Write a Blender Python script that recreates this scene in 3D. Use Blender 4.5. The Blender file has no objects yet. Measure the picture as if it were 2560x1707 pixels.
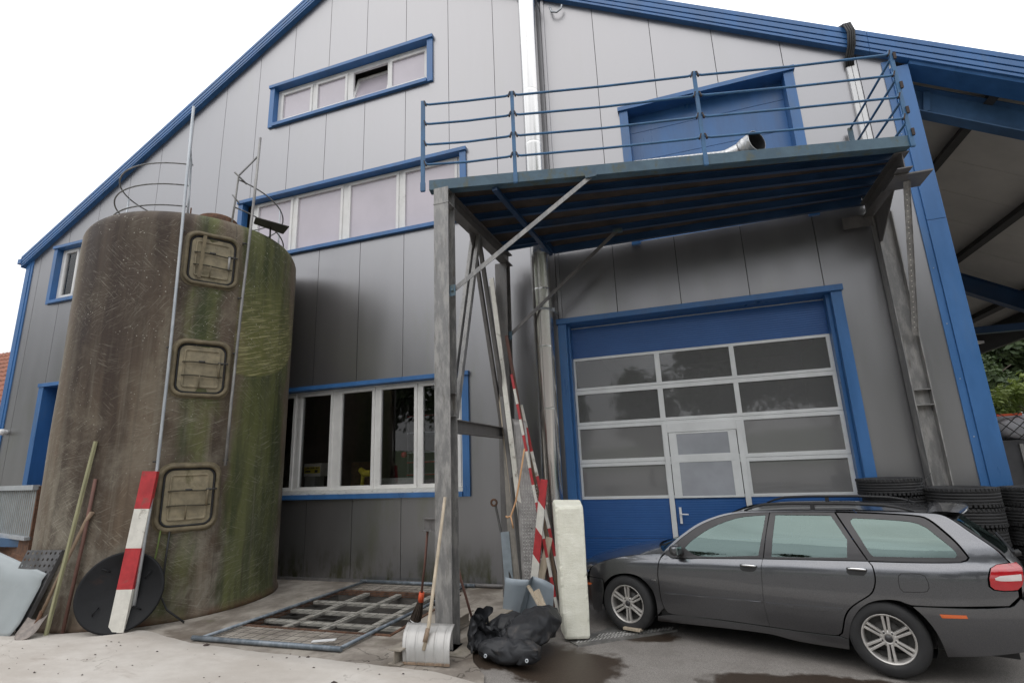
import bpy, bmesh, math, random
from mathutils import Vector, Matrix, noise

rad = math.radians
SC = bpy.context.scene
COL = SC.collection

# ------------------------------------------------------------------ camera
cd = bpy.data.cameras.new('camera')
cam = bpy.data.objects.new('camera', cd)
COL.objects.link(cam)
cr = Vector((0.94577, 0.32264, -0.03761))
cu = Vector((0.10932, -0.20714, 0.97218))
cf = Vector((-0.30588, 0.92358, 0.23118))
m3 = Matrix((cr, cu, -cf)).transposed()
cam.matrix_world = Matrix.Translation((4.9173, -8.3465, 1.864)) @ m3.to_4x4()
cd.sensor_width = 36.0
cd.lens = 18.298
cd.clip_start = 0.05
cd.clip_end = 2000
SC.camera = cam

# ------------------------------------------------------------------ sky and sun (overcast)
SUN_EL, SUN_ROT = rad(58), rad(200)
w = bpy.data.worlds.new('World')
SC.world = w
w.use_nodes = True
nt = w.node_tree
for n in list(nt.nodes):
    nt.nodes.remove(n)
N = nt.nodes.new
L = nt.links.new
out = N('ShaderNodeOutputWorld')
bg = N('ShaderNodeBackground')
bg.inputs['Strength'].default_value = 0.12
sky = N('ShaderNodeTexSky')
sky.sky_type = 'NISHITA'
sky.sun_disc = False
sky.sun_elevation = SUN_EL
sky.sun_rotation = SUN_ROT
sky.air_density = 1.0
sky.dust_density = 3.0
tc = N('ShaderNodeTexCoord')
sep = N('ShaderNodeSeparateXYZ')
L(tc.outputs['Generated'], sep.inputs[0])
mr = N('ShaderNodeMapRange')           # overcast luminance: brighter towards the zenith
mr.inputs['From Min'].default_value = 0.0
mr.inputs['From Max'].default_value = 0.55
mr.interpolation_type = 'SMOOTHSTEP'
mr.inputs['To Min'].default_value = 5.6
mr.inputs['To Max'].default_value = 14.0
L(sep.outputs['Z'], mr.inputs['Value'])
nz = N('ShaderNodeTexNoise')
nz.inputs['Scale'].default_value = 1.7
nz.inputs['Detail'].default_value = 5
nz.inputs['Roughness'].default_value = 0.55
L(tc.outputs['Generated'], nz.inputs['Vector'])
mn = N('ShaderNodeMapRange')
mn.inputs['From Min'].default_value = 0.3
mn.inputs['From Max'].default_value = 0.7
mn.inputs['To Min'].default_value = 0.58
mn.inputs['To Max'].default_value = 1.2
L(nz.outputs['Fac'], mn.inputs['Value'])
mul = N('ShaderNodeMath'); mul.operation = 'MULTIPLY'
L(mr.outputs[0], mul.inputs[0]); L(mn.outputs[0], mul.inputs[1])
cmb = N('ShaderNodeVectorMath'); cmb.operation = 'SCALE'
cmb.inputs[0].default_value = (0.985, 1.0, 1.025)
L(mul.outputs[0], cmb.inputs['Scale'])
mx = N('ShaderNodeMix'); mx.data_type = 'RGBA'
mx.inputs[0].default_value = 0.9
L(sky.outputs[0], mx.inputs[6])
L(cmb.outputs[0], mx.inputs[7])
L(mx.outputs[2], bg.inputs['Color'])
L(bg.outputs[0], out.inputs[0])

sl = bpy.data.lights.new('sun', 'SUN')
sl.energy = 0.5
sl.angle = rad(60)
sl.color = (1.0, 0.97, 0.93)
so = bpy.data.objects.new('sun', sl)
COL.objects.link(so)
sd = Vector((math.sin(SUN_ROT) * math.cos(SUN_EL), math.cos(SUN_ROT) * math.cos(SUN_EL), math.sin(SUN_EL)))
so.rotation_euler = sd.to_track_quat('Z', 'Y').to_euler()
so.location = (0, -10, 30)

vs = SC.view_settings
vs.view_transform = 'Standard'
vs.look = 'None'
vs.gamma = 1.0
vs.use_curve_mapping = False
vs.exposure = 0.2

# ------------------------------------------------------------------ helpers
OFS = {}


class MB:
    def __init__(self):
        self.bm = bmesh.new()
        self.mi = 0

    def face(self, pts):
        try:
            f = self.bm.faces.new([self.bm.verts.new(p) for p in pts])
            f.material_index = self.mi
            return f
        except ValueError:
            return None

    def hexa(self, b, t):
        """b, t: four bottom and four top corners"""
        v = [self.bm.verts.new(p) for p in list(b) + list(t)]
        for q in ((3, 2, 1, 0), (4, 5, 6, 7), (0, 1, 5, 4), (1, 2, 6, 5), (2, 3, 7, 6), (3, 0, 4, 7)):
            f = self.bm.faces.new([v[i] for i in q])
            f.material_index = self.mi
        return self

    def box(self, x0, x1, y0, y1, z0, z1):
        return self.hexa([(x0, y0, z0), (x1, y0, z0), (x1, y1, z0), (x0, y1, z0)],
                         [(x0, y0, z1), (x1, y0, z1), (x1, y1, z1), (x0, y1, z1)])

    def obox(self, c, ax, ay, az):
        c, ax, ay, az = Vector(c), Vector(ax), Vector(ay), Vector(az)
        return self.hexa([c - ax - ay - az, c + ax - ay - az, c + ax + ay - az, c - ax + ay - az],
                         [c - ax - ay + az, c + ax - ay + az, c + ax + ay + az, c - ax + ay + az])

    def bar(self, p, q, wd, ht, up=(0, 0, 1)):
        p, q = Vector(p), Vector(q)
        d = (q - p)
        dn = d.normalized()
        s = dn.cross(Vector(up))
        if s.length < 1e-4:
            s = dn.cross(Vector((0, 1, 0)))
        s.normalize()
        u = s.cross(dn)
        return self.obox((p + q) / 2, d / 2, s * wd / 2, u * ht / 2)

    def ibeam(self, p, q, h, b, tf=0.012, tw=0.008, up=(0, 0, 1)):
        p, q = Vector(p), Vector(q)
        dn = (q - p).normalized()
        s = dn.cross(Vector(up)).normalized()
        u = s.cross(dn)
        o = u * (h / 2 - tf / 2)
        self.bar(p + o, q + o, b, tf, u)
        self.bar(p - o, q - o, b, tf, u)
        self.bar(p, q, tw, h - 2 * tf, u)
        return self

    def tube(self, pts, r, seg=8, closed=False, caps=True):
        pts = [Vector(p) for p in pts]
        n = len(pts)
        rs = r if isinstance(r, (list, tuple)) else [r] * n
        rings = []
        prev = None
        for i in range(n):
            if closed:
                t = (pts[(i + 1) % n] - pts[i - 1]).normalized()
            else:
                t = (pts[min(i + 1, n - 1)] - pts[max(i - 1, 0)]).normalized()
            if prev is None:
                a = Vector((0, 0, 1)) if abs(t.z) < 0.9 else Vector((1, 0, 0))
                u = t.cross(a).normalized()
            else:
                u = (prev - t * prev.dot(t)).normalized()
            prev = u
            v = t.cross(u)
            rings.append([self.bm.verts.new(pts[i] + (u * math.cos(2 * math.pi * k / seg) + v * math.sin(2 * math.pi * k / seg)) * rs[i]) for k in range(seg)])
        m = n if closed else n - 1
        for i in range(m):
            a, b = rings[i], rings[(i + 1) % n]
            for k in range(seg):
                f = self.bm.faces.new((a[k], a[(k + 1) % seg], b[(k + 1) % seg], b[k]))
                f.smooth = True
                f.material_index = self.mi
        if caps and not closed:
            f = self.bm.faces.new(list(reversed(rings[0]))); f.material_index = self.mi
            f = self.bm.faces.new(rings[-1]); f.material_index = self.mi
        return self

    def lathe(self, c, prof, seg=24, axis=(0, 0, 1), a0=0.0, a1=2 * math.pi, smooth=True):
        """prof: (radius, height) pairs along axis"""
        c = Vector(c)
        ax = Vector(axis).normalized()
        e = Vector((1, 0, 0)) if abs(ax.x) < 0.9 else Vector((0, 1, 0))
        u = (e - ax * e.dot(ax)).normalized()
        v = ax.cross(u)
        full = abs(a1 - a0 - 2 * math.pi) < 1e-6
        ns = seg if full else seg + 1
        rings = []
        for (r, h) in prof:
            if r < 1e-6:
                rings.append([self.bm.verts.new(c + ax * h)])
            else:
                rings.append([self.bm.verts.new(c + ax * h + (u * math.cos(a0 + (a1 - a0) * k / seg) + v * math.sin(a0 + (a1 - a0) * k / seg)) * r) for k in range(ns)])
        for A, B in zip(rings[:-1], rings[1:]):
            for k in range(seg):
                k2 = (k + 1) % ns if full else k + 1
                if len(A) == 1 and len(B) == 1:
                    continue
                if len(A) == 1:
                    vs_ = (A[0], B[k2], B[k])
                elif len(B) == 1:
                    vs_ = (A[k], A[k2], B[0])
                else:
                    vs_ = (A[k], A[k2], B[k2], B[k])
                f = self.bm.faces.new(vs_)
                f.smooth = smooth
                f.material_index = self.mi
        return self

    def prism(self, poly, d):
        """closed prism: polygon points extruded by vector d"""
        d = Vector(d)
        a = [self.bm.verts.new(p) for p in poly]
        b = [self.bm.verts.new(Vector(p) + d) for p in poly]
        n = len(a)
        fs = [self.bm.faces.new(list(reversed(a))), self.bm.faces.new(b)]
        for i in range(n):
            fs.append(self.bm.faces.new((a[i], a[(i + 1) % n], b[(i + 1) % n], b[i])))
        for f in fs:
            f.material_index = self.mi
        return self

    def grid(self, fn, nu, nv, smooth=True, closed_u=False):
        vs_ = [[self.bm.verts.new(fn(i / nu, j / nv)) for j in range(nv + 1)] for i in range(nu + (0 if closed_u else 1))]
        for i in range(nu):
            for j in range(nv):
                i2 = (i + 1) % nu if closed_u else i + 1
                f = self.bm.faces.new((vs_[i][j], vs_[i2][j], vs_[i2][j + 1], vs_[i][j + 1]))
                f.smooth = smooth
                f.material_index = self.mi
        return self

    def out(self, name, mats, parent=None, bev=0, fixn=True, solid=0, kind=None, world=False, auto=False):
        ofs = OFS.get(parent.name, Vector()) if parent is not None else Vector()
        if fixn:
            bmesh.ops.recalc_face_normals(self.bm, faces=self.bm.faces[:])
        if ofs.length > 0:
            bmesh.ops.translate(self.bm, vec=-ofs, verts=self.bm.verts[:])
        me = bpy.data.meshes.new(name)
        self.bm.to_mesh(me)
        self.bm.free()
        for m_ in (mats if isinstance(mats, (list, tuple)) else [mats]):
            me.materials.append(m_)
        o = bpy.data.objects.new(name, me)
        COL.objects.link(o)
        if parent is not None:
            o.parent = parent
        OFS[o.name] = ofs
        if solid:
            md = o.modifiers.new('solidify', 'SOLIDIFY')
            md.thickness = solid
            md.offset = 0
        if bev:
            md = o.modifiers.new('bevel', 'BEVEL')
            md.width = bev
            md.segments = 2
            md.limit_method = 'ANGLE'
            md.angle_limit = rad(40)
        if kind:
            o['kind'] = kind
        return o


def thing(name, label, cat, loc=(0, 0, 0), rz=0.0, group=None, local=False):
    o = bpy.data.objects.new(name, None)
    o.empty_display_size = 0.2
    COL.objects.link(o)
    o.location = loc
    o.rotation_euler = (0, 0, rz)
    OFS[o.name] = Vector() if local else Vector(loc)
    return tag(o, label, cat, group)


def tag(o, label, cat, group=None):
    o['label'] = label
    o['category'] = cat
    if group:
        o['group'] = group
    return o


def copy_tree(o, parent=None):
    c = o.copy()
    COL.objects.link(c)
    OFS[c.name] = OFS.get(o.name, Vector())
    if parent is not None:
        c.parent = parent
    for ch in list(o.children):
        copy_tree(ch, c)
    return c


def setorigin(o, p):
    """move a one-mesh thing's origin to p without moving its shape"""
    p = Vector(p)
    o.data.transform(Matrix.Translation(-p))
    o.location = p
    return o


# ------------------------------------------------------------------ materials
class NT:
    def __init__(self, name):
        self.m = bpy.data.materials.new(name)
        self.m.use_nodes = True
        self.t = self.m.node_tree
        self.b = self.t.nodes['Principled BSDF']
        self.tc = self.t.nodes.new('ShaderNodeTexCoord')

    def new(self, k):
        return self.t.nodes.new(k)

    def link(self, a, b):
        self.t.links.new(a, b)

    def coord(self, scale=(1, 1, 1), rot=(0, 0, 0), src='Object'):
        mp = self.new('ShaderNodeMapping')
        mp.inputs['Scale'].default_value = scale
        mp.inputs['Rotation'].default_value = rot
        self.link(self.tc.outputs[src], mp.inputs[0])
        return mp.outputs[0]

    def noise(self, sc, det=4, rough=0.55, vec=None, dist=0.0):
        n = self.new('ShaderNodeTexNoise')
        n.inputs['Scale'].default_value = sc
        n.inputs['Detail'].default_value = det
        n.inputs['Roughness'].default_value = rough
        n.inputs['Distortion'].default_value = dist
        self.link(vec if vec is not None else self.tc.outputs['Object'], n.inputs['Vector'])
        return n.outputs['Fac']

    def ramp(self, src, a, b, lo=0.0, hi=1.0):
        r = self.new('ShaderNodeMapRange')
        r.interpolation_type = 'SMOOTHSTEP'
        for k, v in zip(('From Min', 'From Max', 'To Min', 'To Max'), (a, b, lo, hi)):
            r.inputs[k].default_value = v
        self.link(src, r.inputs['Value'])
        return r.outputs[0]

    def math(self, op, a, b=None):
        n = self.new('ShaderNodeMath')
        n.operation = op
        for i, v in enumerate((a, b)):
            if v is None:
                continue
            if isinstance(v, (int, float)):
                n.inputs[i].default_value = v
            else:
                self.link(v, n.inputs[i])
        return n.outputs[0]

    def mix(self, fac, a, b):
        n = self.new('ShaderNodeMix')
        n.data_type = 'RGBA'
        if isinstance(fac, (int, float)):
            n.inputs[0].default_value = fac
        else:
            self.link(fac, n.inputs[0])
        for i, v in ((6, a), (7, b)):
            if isinstance(v, (tuple, list)):
                n.inputs[i].default_value = (*v[:3], 1)
            else:
                self.link(v, n.inputs[i])
        return n.outputs[2]

    def set(self, **k):
        for a, v in k.items():
            s = self.b.inputs[a.replace('_', ' ')]
            if isinstance(v, (int, float)):
                s.default_value = v
            elif isinstance(v, (tuple, list)):
                s.default_value = (*v[:3], 1)
            else:
                self.link(v, s)
        return self

    def bump(self, h, strength=0.3, dist=0.01):
        n = self.new('ShaderNodeBump')
        n.inputs['Strength'].default_value = strength
        n.inputs['Distance'].default_value = dist
        self.link(h, n.inputs['Height'])
        self.link(n.outputs[0], self.b.inputs['Normal'])
        return self


def pmat(name, col, rough=0.5, metal=0.0, var=0.15, nsc=6.0, dirt=None, dirt_amt=0.5, bump=0.0, bsc=60.0, coat=0.0, spec=0.5, stretch=(1, 1, 1), rvar=0.1):
    n = NT(name)
    v = n.coord(stretch)
    f = n.noise(nsc, 6, 0.6, v)
    lo = tuple(c * (1 - var) for c in col)
    hi = tuple(min(1, c * (1 + var)) for c in col)
    c = n.mix(n.ramp(f, 0.3, 0.7), lo, hi)
    if dirt:
        g = n.noise(nsc * 0.6, 8, 0.68, v, 0.4)
        c = n.mix(n.ramp(g, 0.56, 0.72, 0, dirt_amt), c, dirt)
    n.set(Base_Color=c, Roughness=n.ramp(f, 0.25, 0.75, max(0.02, rough - rvar), min(1, rough + rvar)), Metallic=metal)
    n.b.inputs['Specular IOR Level'].default_value = spec
    if coat:
        n.b.inputs['Coat Weight'].default_value = coat
        n.b.inputs['Coat Roughness'].default_value = 0.05
    if bump:
        n.bump(n.noise(bsc, 4, 0.6, v), bump, 0.006)
    return n.m


M = {}
# metallic silver facade sheet: fine vertical lining, faint weather streaks, algae at the foot
n = NT('silver_sheet')
st = n.noise(1.6, 4, 0.5, n.coord((1.6, 1, 0.3)))
c = n.mix(n.ramp(st, 0.3, 0.75), (0.298, 0.294, 0.302), (0.316, 0.312, 0.320))
sepo = n.new('ShaderNodeSeparateXYZ')
n.link(n.tc.outputs['Object'], sepo.inputs[0])
alg = n.noise(2.6, 6, 0.65, n.coord((1.6, 1, 0.55)))
low = n.ramp(sepo.outputs['Z'], 0.05, 0.75, 1, 0)
c = n.mix(n.math('MULTIPLY', n.ramp(alg, 0.42, 0.66, 0, 0.85), low), c, (0.10, 0.105, 0.045))
d0 = n.noise(1.3, 7, 0.7, n.coord((1.2, 1, 0.3)))
c = n.mix(n.math('MULTIPLY', n.ramp(d0, 0.5, 0.72, 0, 0.5), n.ramp(sepo.outputs['Z'], 2.0, 6.2, 1, 0.12)), c, (0.25, 0.26, 0.19))
n.set(Base_Color=c, Metallic=0.86, Roughness=n.ramp(st, 0.3, 0.7, 0.32, 0.37))
wv = n.new('ShaderNodeTexWave')
wv.wave_type = 'BANDS'
wv.bands_direction = 'X'
wv.inputs['Scale'].default_value = 14.0
n.link(n.tc.outputs['Object'], wv.inputs['Vector'])
hh = n.math('ADD', n.math('MULTIPLY', wv.outputs['Fac'], 0.25), n.noise(1.1, 2, 0.5))
n.bump(hh, 0.12, 0.006)
M['silver'] = n.m

M['blue'] = pmat('blue_trim', (0.042, 0.140, 0.34), 0.36, 0.0, 0.14, 2.2, (0.085, 0.145, 0.24), 0.5, stretch=(1.5, 1.5, 0.35))
n = NT('blue_door_sheet')
f = n.noise(2.5, 5, 0.6)
n.set(Base_Color=n.mix(n.ramp(f, 0.3, 0.7), (0.014, 0.078, 0.25), (0.018, 0.09, 0.28)), Roughness=0.42)
wv = n.new('ShaderNodeTexWave')
wv.bands_direction = 'Z'
wv.inputs['Scale'].default_value = 9.0
n.link(n.tc.outputs['Object'], wv.inputs['Vector'])
n.bump(wv.outputs['Fac'], 0.35, 0.004)
M['bluedoor'] = n.m
M['seam'] = pmat('seam_and_shade_dark', (0.03, 0.03, 0.032), 0.8)
M['upvc'] = pmat('white_window_plastic', (0.72, 0.71, 0.69), 0.35, 0, 0.05, 4.0, (0.45, 0.44, 0.38), 0.3)
M['alu'] = pmat('white_aluminium', (0.66, 0.67, 0.67), 0.38, 0.1, 0.05, 4.0, (0.5, 0.5, 0.46), 0.3)
M['sill'] = pmat('mossy_sill', (0.62, 0.61, 0.57), 0.6, 0, 0.1, 12.0, (0.06, 0.07, 0.035), 0.95, stretch=(1, 1, 2.5))
M['frosted'] = pmat('lilac_blind_glass', (0.50, 0.455, 0.50), 0.12, 0, 0.05, 1.2, (0.56, 0.53, 0.57), 0.5, spec=0.6)


def glassmat(name, tint, refl, ior, rough=0.02, haze=0.0, hazecol=(0.2, 0.2, 0.2)):
    n = NT(name)
    t = n.new('ShaderNodeBsdfTransparent')
    t.inputs[0].default_value = (*tint, 1)
    g = n.new('ShaderNodeBsdfGlossy')
    g.inputs['Color'].default_value = (*refl, 1)
    g.inputs['Roughness'].default_value = rough
    fr = n.new('ShaderNodeFresnel')
    fr.inputs['IOR'].default_value = ior
    d = n.new('ShaderNodeBsdfDiffuse')
    d.inputs[0].default_value = (*hazecol, 1)
    wob = n.new('ShaderNodeBump')
    wob.inputs['Strength'].default_value = 0.05
    wob.inputs['Distance'].default_value = 0.02
    n.link(n.noise(1.7, 2, 0.5), wob.inputs['Height'])
    n.link(wob.outputs[0], g.inputs['Normal'])
    m1 = n.new('ShaderNodeMixShader')
    m1.inputs[0].default_value = haze
    n.link(t.outputs[0], m1.inputs[1]); n.link(d.outputs[0], m1.inputs[2])
    m2 = n.new('ShaderNodeMixShader')
    n.link(fr.outputs[0], m2.inputs[0])
    n.link(m1.outputs[0], m2.inputs[1]); n.link(g.outputs[0], m2.inputs[2])
    n.link(m2.outputs[0], n.t.nodes['Material Output'].inputs[0])
    return n.m


M['glass'] = glassmat('clear_window_glass', (0.86, 0.86, 0.87), (1, 1, 1), 1.5)
M['doorglasslow'] = glassmat('pale_haze_door_pane', (0.7, 0.7, 0.71), (1, 1, 1), 1.55, 0.05, 0.40, (0.42, 0.415, 0.41))  # lower rows: stronger, paler haze mixed into the pane colour
M['doorglass'] = glassmat('smoky_door_pane', (0.66, 0.66, 0.67), (1, 1, 1), 1.66, 0.03, 0.30, (0.32, 0.32, 0.32))
M['carglass'] = glassmat('green_car_glass', (0.12, 0.17, 0.16), (0.74, 0.97, 0.92), 2.2, 0.01)
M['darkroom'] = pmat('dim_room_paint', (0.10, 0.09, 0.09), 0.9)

# galvanised steel: spangle, grey-white bloom, brown runs
def galv(name, base, bloom, rustamt=0.25, rough=0.5):
    n = NT(name)
    vo = n.new('ShaderNodeTexVoronoi')
    vo.inputs['Scale'].default_value = 70
    n.link(n.tc.outputs['Object'], vo.inputs['Vector'])
    c = n.mix(n.ramp(vo.outputs['Distance'], 0.0, 0.7, 0, 0.4), base, tuple(x * 0.8 for x in base))
    f = n.noise(5, 8, 0.7, n.coord((2.2, 2.2, 0.6)))
    c = n.mix(n.ramp(f, 0.42, 0.62, 0, 0.9), c, bloom)
    g = n.noise(7, 8, 0.72, n.coord((3.0, 3.0, 0.35)))
    c = n.mix(n.ramp(g, 0.55, 0.7, 0, rustamt), c, (0.10, 0.075, 0.05))
    n.set(Base_Color=c, Metallic=0.35, Roughness=n.ramp(f, 0.3, 0.7, rough - 0.1, rough + 0.15))
    n.bump(n.noise(40, 5, 0.6), 0.15, 0.004)
    return n.m


M['galv'] = galv('galvanised_steel', (0.225, 0.222, 0.22), (0.36, 0.35, 0.335), 0.55)
M['galvdark'] = galv('dull_steel_beam', (0.155, 0.15, 0.148), (0.20, 0.19, 0.185), 0.4)
M['galvpipe'] = galv('bright_zinc_tube', (0.42, 0.45, 0.48), (0.5, 0.52, 0.54), 0.15, 0.38)
n = NT('stainless_flue')
f = n.noise(2.2, 3, 0.5, n.coord((3, 3, 0.35)))
n.set(Base_Color=n.mix(n.ramp(f, 0.3, 0.7), (0.70, 0.68, 0.66), (0.75, 0.74, 0.725)), Metallic=1.0, Roughness=n.ramp(f, 0.3, 0.7, 0.20, 0.27))
M['inox'] = n.m

# blue paint, chalked and rusting
n = NT('worn_blue_paint')
f = n.noise(4, 7, 0.65)
c = n.mix(n.ramp(f, 0.3, 0.7), (0.040, 0.085, 0.125), (0.085, 0.145, 0.19))
g = n.noise(5, 9, 0.72, n.coord((1, 1, 0.6)))
c = n.mix(n.ramp(g, 0.50, 0.64, 0, 0.8), c, (0.085, 0.095, 0.06))
r = n.noise(9, 9, 0.75)
c = n.mix(n.ramp(r, 0.66, 0.72, 0, 0.9), c, (0.10, 0.045, 0.022))
n.set(Base_Color=c, Roughness=n.ramp(f, 0.3, 0.7, 0.45, 0.65))
n.bump(r, 0.3, 0.004)
M['blueworn'] = n.m
M['bluerail'] = pmat('blue_rail_paint', (0.045, 0.135, 0.27), 0.5, 0, 0.2, 6.0, (0.07, 0.09, 0.10), 0.6)
M['navy'] = pmat('navy_paint', (0.015, 0.045, 0.105), 0.45, 0, 0.2, 2.0, (0.10, 0.085, 0.06), 0.25)
M['bluebeam'] = pmat('scuffed_blue_beam', (0.05, 0.12, 0.235), 0.5, 0, 0.3, 1.6, (0.22, 0.19, 0.14), 0.35)
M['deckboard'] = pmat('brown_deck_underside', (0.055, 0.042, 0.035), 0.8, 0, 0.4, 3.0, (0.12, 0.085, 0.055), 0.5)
M['soffit'] = pmat('grey_roof_sheet', (0.50, 0.48, 0.44), 0.6, 0, 0.08, 1.5)
M['darksteel'] = pmat('dark_steel', (0.06, 0.058, 0.055), 0.6, 0.2, 0.2)
M['rust'] = pmat('rusty_iron', (0.12, 0.06, 0.035), 0.85, 0, 0.4, 14.0, (0.05, 0.035, 0.03), 0.8, bump=0.4)
M['wood'] = pmat('grey_brown_wood', (0.25, 0.18, 0.125), 0.8, 0, 0.25, 9.0, (0.12, 0.10, 0.08), 0.5, bump=0.3, stretch=(3, 3, 0.3))
M['palewood'] = pmat('pale_wood', (0.44, 0.37, 0.28), 0.8, 0, 0.2, 9.0, (0.2, 0.17, 0.12), 0.5, bump=0.3, stretch=(3, 3, 0.3))
M['greenwood'] = pmat('greenish_weathered_pole', (0.30, 0.29, 0.17), 0.85, 0, 0.2, 9.0, (0.14, 0.15, 0.07), 0.7, bump=0.3, stretch=(3, 3, 0.3))
M['brownstick'] = pmat('red_brown_stick', (0.14, 0.07, 0.055), 0.7, 0, 0.2)
M['black'] = pmat('black_plastic', (0.018, 0.018, 0.019), 0.5)
M['rubber'] = pmat('tyre_rubber', (0.022, 0.022, 0.023), 0.75, 0, 0.3, 8.0, (0.05, 0.047, 0.042), 0.5, bump=0.3)
M['redpaint'] = pmat('chipped_red_paint', (0.42, 0.030, 0.035), 0.5, 0, 0.15, 10.0, (0.13, 0.09, 0.07), 0.9, bump=0.2)
M['whitepaint'] = pmat('chipped_white_paint', (0.66, 0.64, 0.58), 0.55, 0, 0.08, 11.0, (0.18, 0.15, 0.11), 0.95, bump=0.2)
M['whiteplastic'] = pmat('white_plastic', (0.74, 0.74, 0.74), 0.4, 0, 0.04)
M['orange'] = pmat('orange_plastic', (0.62, 0.09, 0.03), 0.5)
M['strap'] = pmat('pale_orange_strap', (0.66, 0.38, 0.20), 0.6)
M['greenhose'] = pmat('mossy_green_hose', (0.10, 0.14, 0.03), 0.7)
M['greysheet'] = pmat('grey_painted_sheet', (0.30, 0.345, 0.385), 0.38, 0.15, 0.06, 3.0, (0.2, 0.22, 0.23), 0.3)
M['bluegreysheet'] = pmat('pale_blue_painted_sheet', (0.32, 0.352, 0.362), 0.45, 0, 0.06, 3.0, (0.20, 0.13, 0.08), 0.45)
M['shovelalu'] = pmat('scratched_aluminium', (0.42, 0.41, 0.395), 0.45, 0.45, 0.1, 9.0, (0.30, 0.26, 0.20), 0.5, stretch=(1, 1, 0.4))
M['concretebar'] = pmat('whitened_concrete_bar', (0.31, 0.295, 0.26), 0.85, 0, 0.2, 9.0, (0.12, 0.09, 0.07), 0.85, bump=0.4)
M['pitwall'] = pmat('dark_pit_concrete', (0.10, 0.09, 0.08), 0.9, 0, 0.3, 4.0, (0.05, 0.04, 0.035), 0.6, bump=0.4)  # darker concrete tone for the pit walls and floor
n = NT('expanded_polystyrene')
vo = n.new('ShaderNodeTexVoronoi'); vo.inputs['Scale'].default_value = 160
n.link(n.tc.outputs['Object'], vo.inputs['Vector'])
f = n.noise(7, 7, 0.65)
c = n.mix(n.ramp(f, 0.35, 0.7), (0.80, 0.79, 0.67), (0.89, 0.88, 0.77))
c = n.mix(n.ramp(n.noise(3, 8, 0.7), 0.6, 0.72, 0, 0.5), c, (0.42, 0.43, 0.33))
n.set(Base_Color=c, Roughness=0.85)
n.bump(n.math('ADD', vo.outputs['Distance'], n.math('MULTIPLY', n.noise(14, 6, 0.7, n.coord((1, 1, 3))), 3.0)), 0.4, 0.006)
M['foam'] = n.m

# diamond plate
def diamond(name, col, metal=0.6, rough=0.35):
    n = NT(name)
    f = n.noise(6, 6, 0.65)
    w1 = n.new('ShaderNodeTexWave'); w1.bands_direction = 'X'; w1.inputs['Scale'].default_value = 9.0
    w2 = n.new('ShaderNodeTexWave'); w2.bands_direction = 'X'; w2.inputs['Scale'].default_value = 9.0
    n.link(n.coord((1, 1, 1), (0.0, rad(45), rad(45)), 'Generated'), w1.inputs['Vector'])
    n.link(n.coord((1, 1, 1), (0.0, rad(-45), rad(-45)), 'Generated'), w2.inputs['Vector'])
    h = n.math('MULTIPLY', w1.outputs['Fac'], w2.outputs['Fac'])
    k = n.ramp(h, 0.35, 0.6)
    c = n.mix(n.ramp(f, 0.35, 0.65), tuple(x * 0.75 for x in col), col)
    c = n.mix(n.math('MULTIPLY', k, 0.35), c, tuple(min(1, x * 1.5) for x in col))
    n.set(Base_Color=c, Metallic=metal, Roughness=n.ramp(f, 0.3, 0.7, rough - 0.08, rough + 0.12))
    n.bump(k, 0.6, 0.006)
    return n.m


# ground
def cracks(n, c, sc, wd, amt, col):
    vo = n.new('ShaderNodeTexVoronoi')
    vo.feature = 'DISTANCE_TO_EDGE'
    vo.inputs['Scale'].default_value = sc
    wob = n.new('ShaderNodeVectorMath'); wob.operation = 'ADD'
    nn_ = n.new('ShaderNodeTexNoise'); nn_.inputs['Scale'].default_value = 3.0; nn_.inputs['Detail'].default_value = 6
    n.link(n.tc.outputs['Object'], nn_.inputs['Vector'])
    n.link(n.tc.outputs['Object'], wob.inputs[0]); n.link(nn_.outputs['Color'], wob.inputs[1])
    n.link(wob.outputs[0], vo.inputs['Vector'])
    k = n.math('MULTIPLY', n.ramp(vo.outputs['Distance'], 0.0, wd, 1, 0), n.ramp(n.noise(0.8, 3, .5), .48, .6, 0, amt))
    return n.mix(k, c, col)


n = NT('old_concrete')
f = n.noise(1.4, 9, 0.7)
c = n.mix(n.ramp(f, 0.38, 0.62), (0.19, 0.165, 0.14), (0.36, 0.325, 0.28))
g = n.noise(0.9, 8, 0.72, None, 0.6)
c = n.mix(n.ramp(g, 0.48, 0.64, 0, 0.8), c, (0.13, 0.105, 0.082))
h = n.noise(2.3, 7, 0.7)
c = n.mix(n.ramp(h, 0.6, 0.72, 0, 0.6), c, (0.13, 0.135, 0.075))
c = cracks(n, c, .55, .012, .9, (0.06, 0.05, 0.04))
n.set(Base_Color=c, Roughness=n.ramp(g, 0.4, 0.65, 0.85, 0.6))
n.bump(n.math('ADD', n.noise(9, 8, 0.7), n.math('MULTIPLY', n.noise(120, 3, 0.6), 0.25)), 0.35, 0.01)
M['concrete'] = n.m
n = NT('pale_concrete')
f = n.noise(1.1, 9, 0.68, n.coord((0.7, 1.2, 1)))
c = n.mix(n.ramp(f, 0.35, 0.68), (0.45, 0.41, 0.365), (0.575, 0.54, 0.495))
g = n.noise(1.7, 8, 0.7, n.coord((0.5, 1.5, 1)), 0.5)
c = n.mix(n.ramp(g, 0.57, 0.72, 0, 0.6), c, (0.30, 0.245, 0.205))
k = n.noise(26, 3, 0.7, n.coord((0.6, 1.4, 1)))
c = n.mix(n.ramp(k, 0.70, 0.74, 0, 0.8), c, (0.13, 0.11, 0.095))
c = cracks(n, c, .45, .008, .6, (0.20, 0.17, 0.14))
n.set(Base_Color=c, Roughness=0.85)
n.bump(n.math('ADD', n.noise(5, 8, 0.7), n.math('MULTIPLY', k, 0.2)), 0.3, 0.012)
M['paleconc'] = n.m
n = NT('asphalt')
f = n.noise(160, 3, 0.7)
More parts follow.
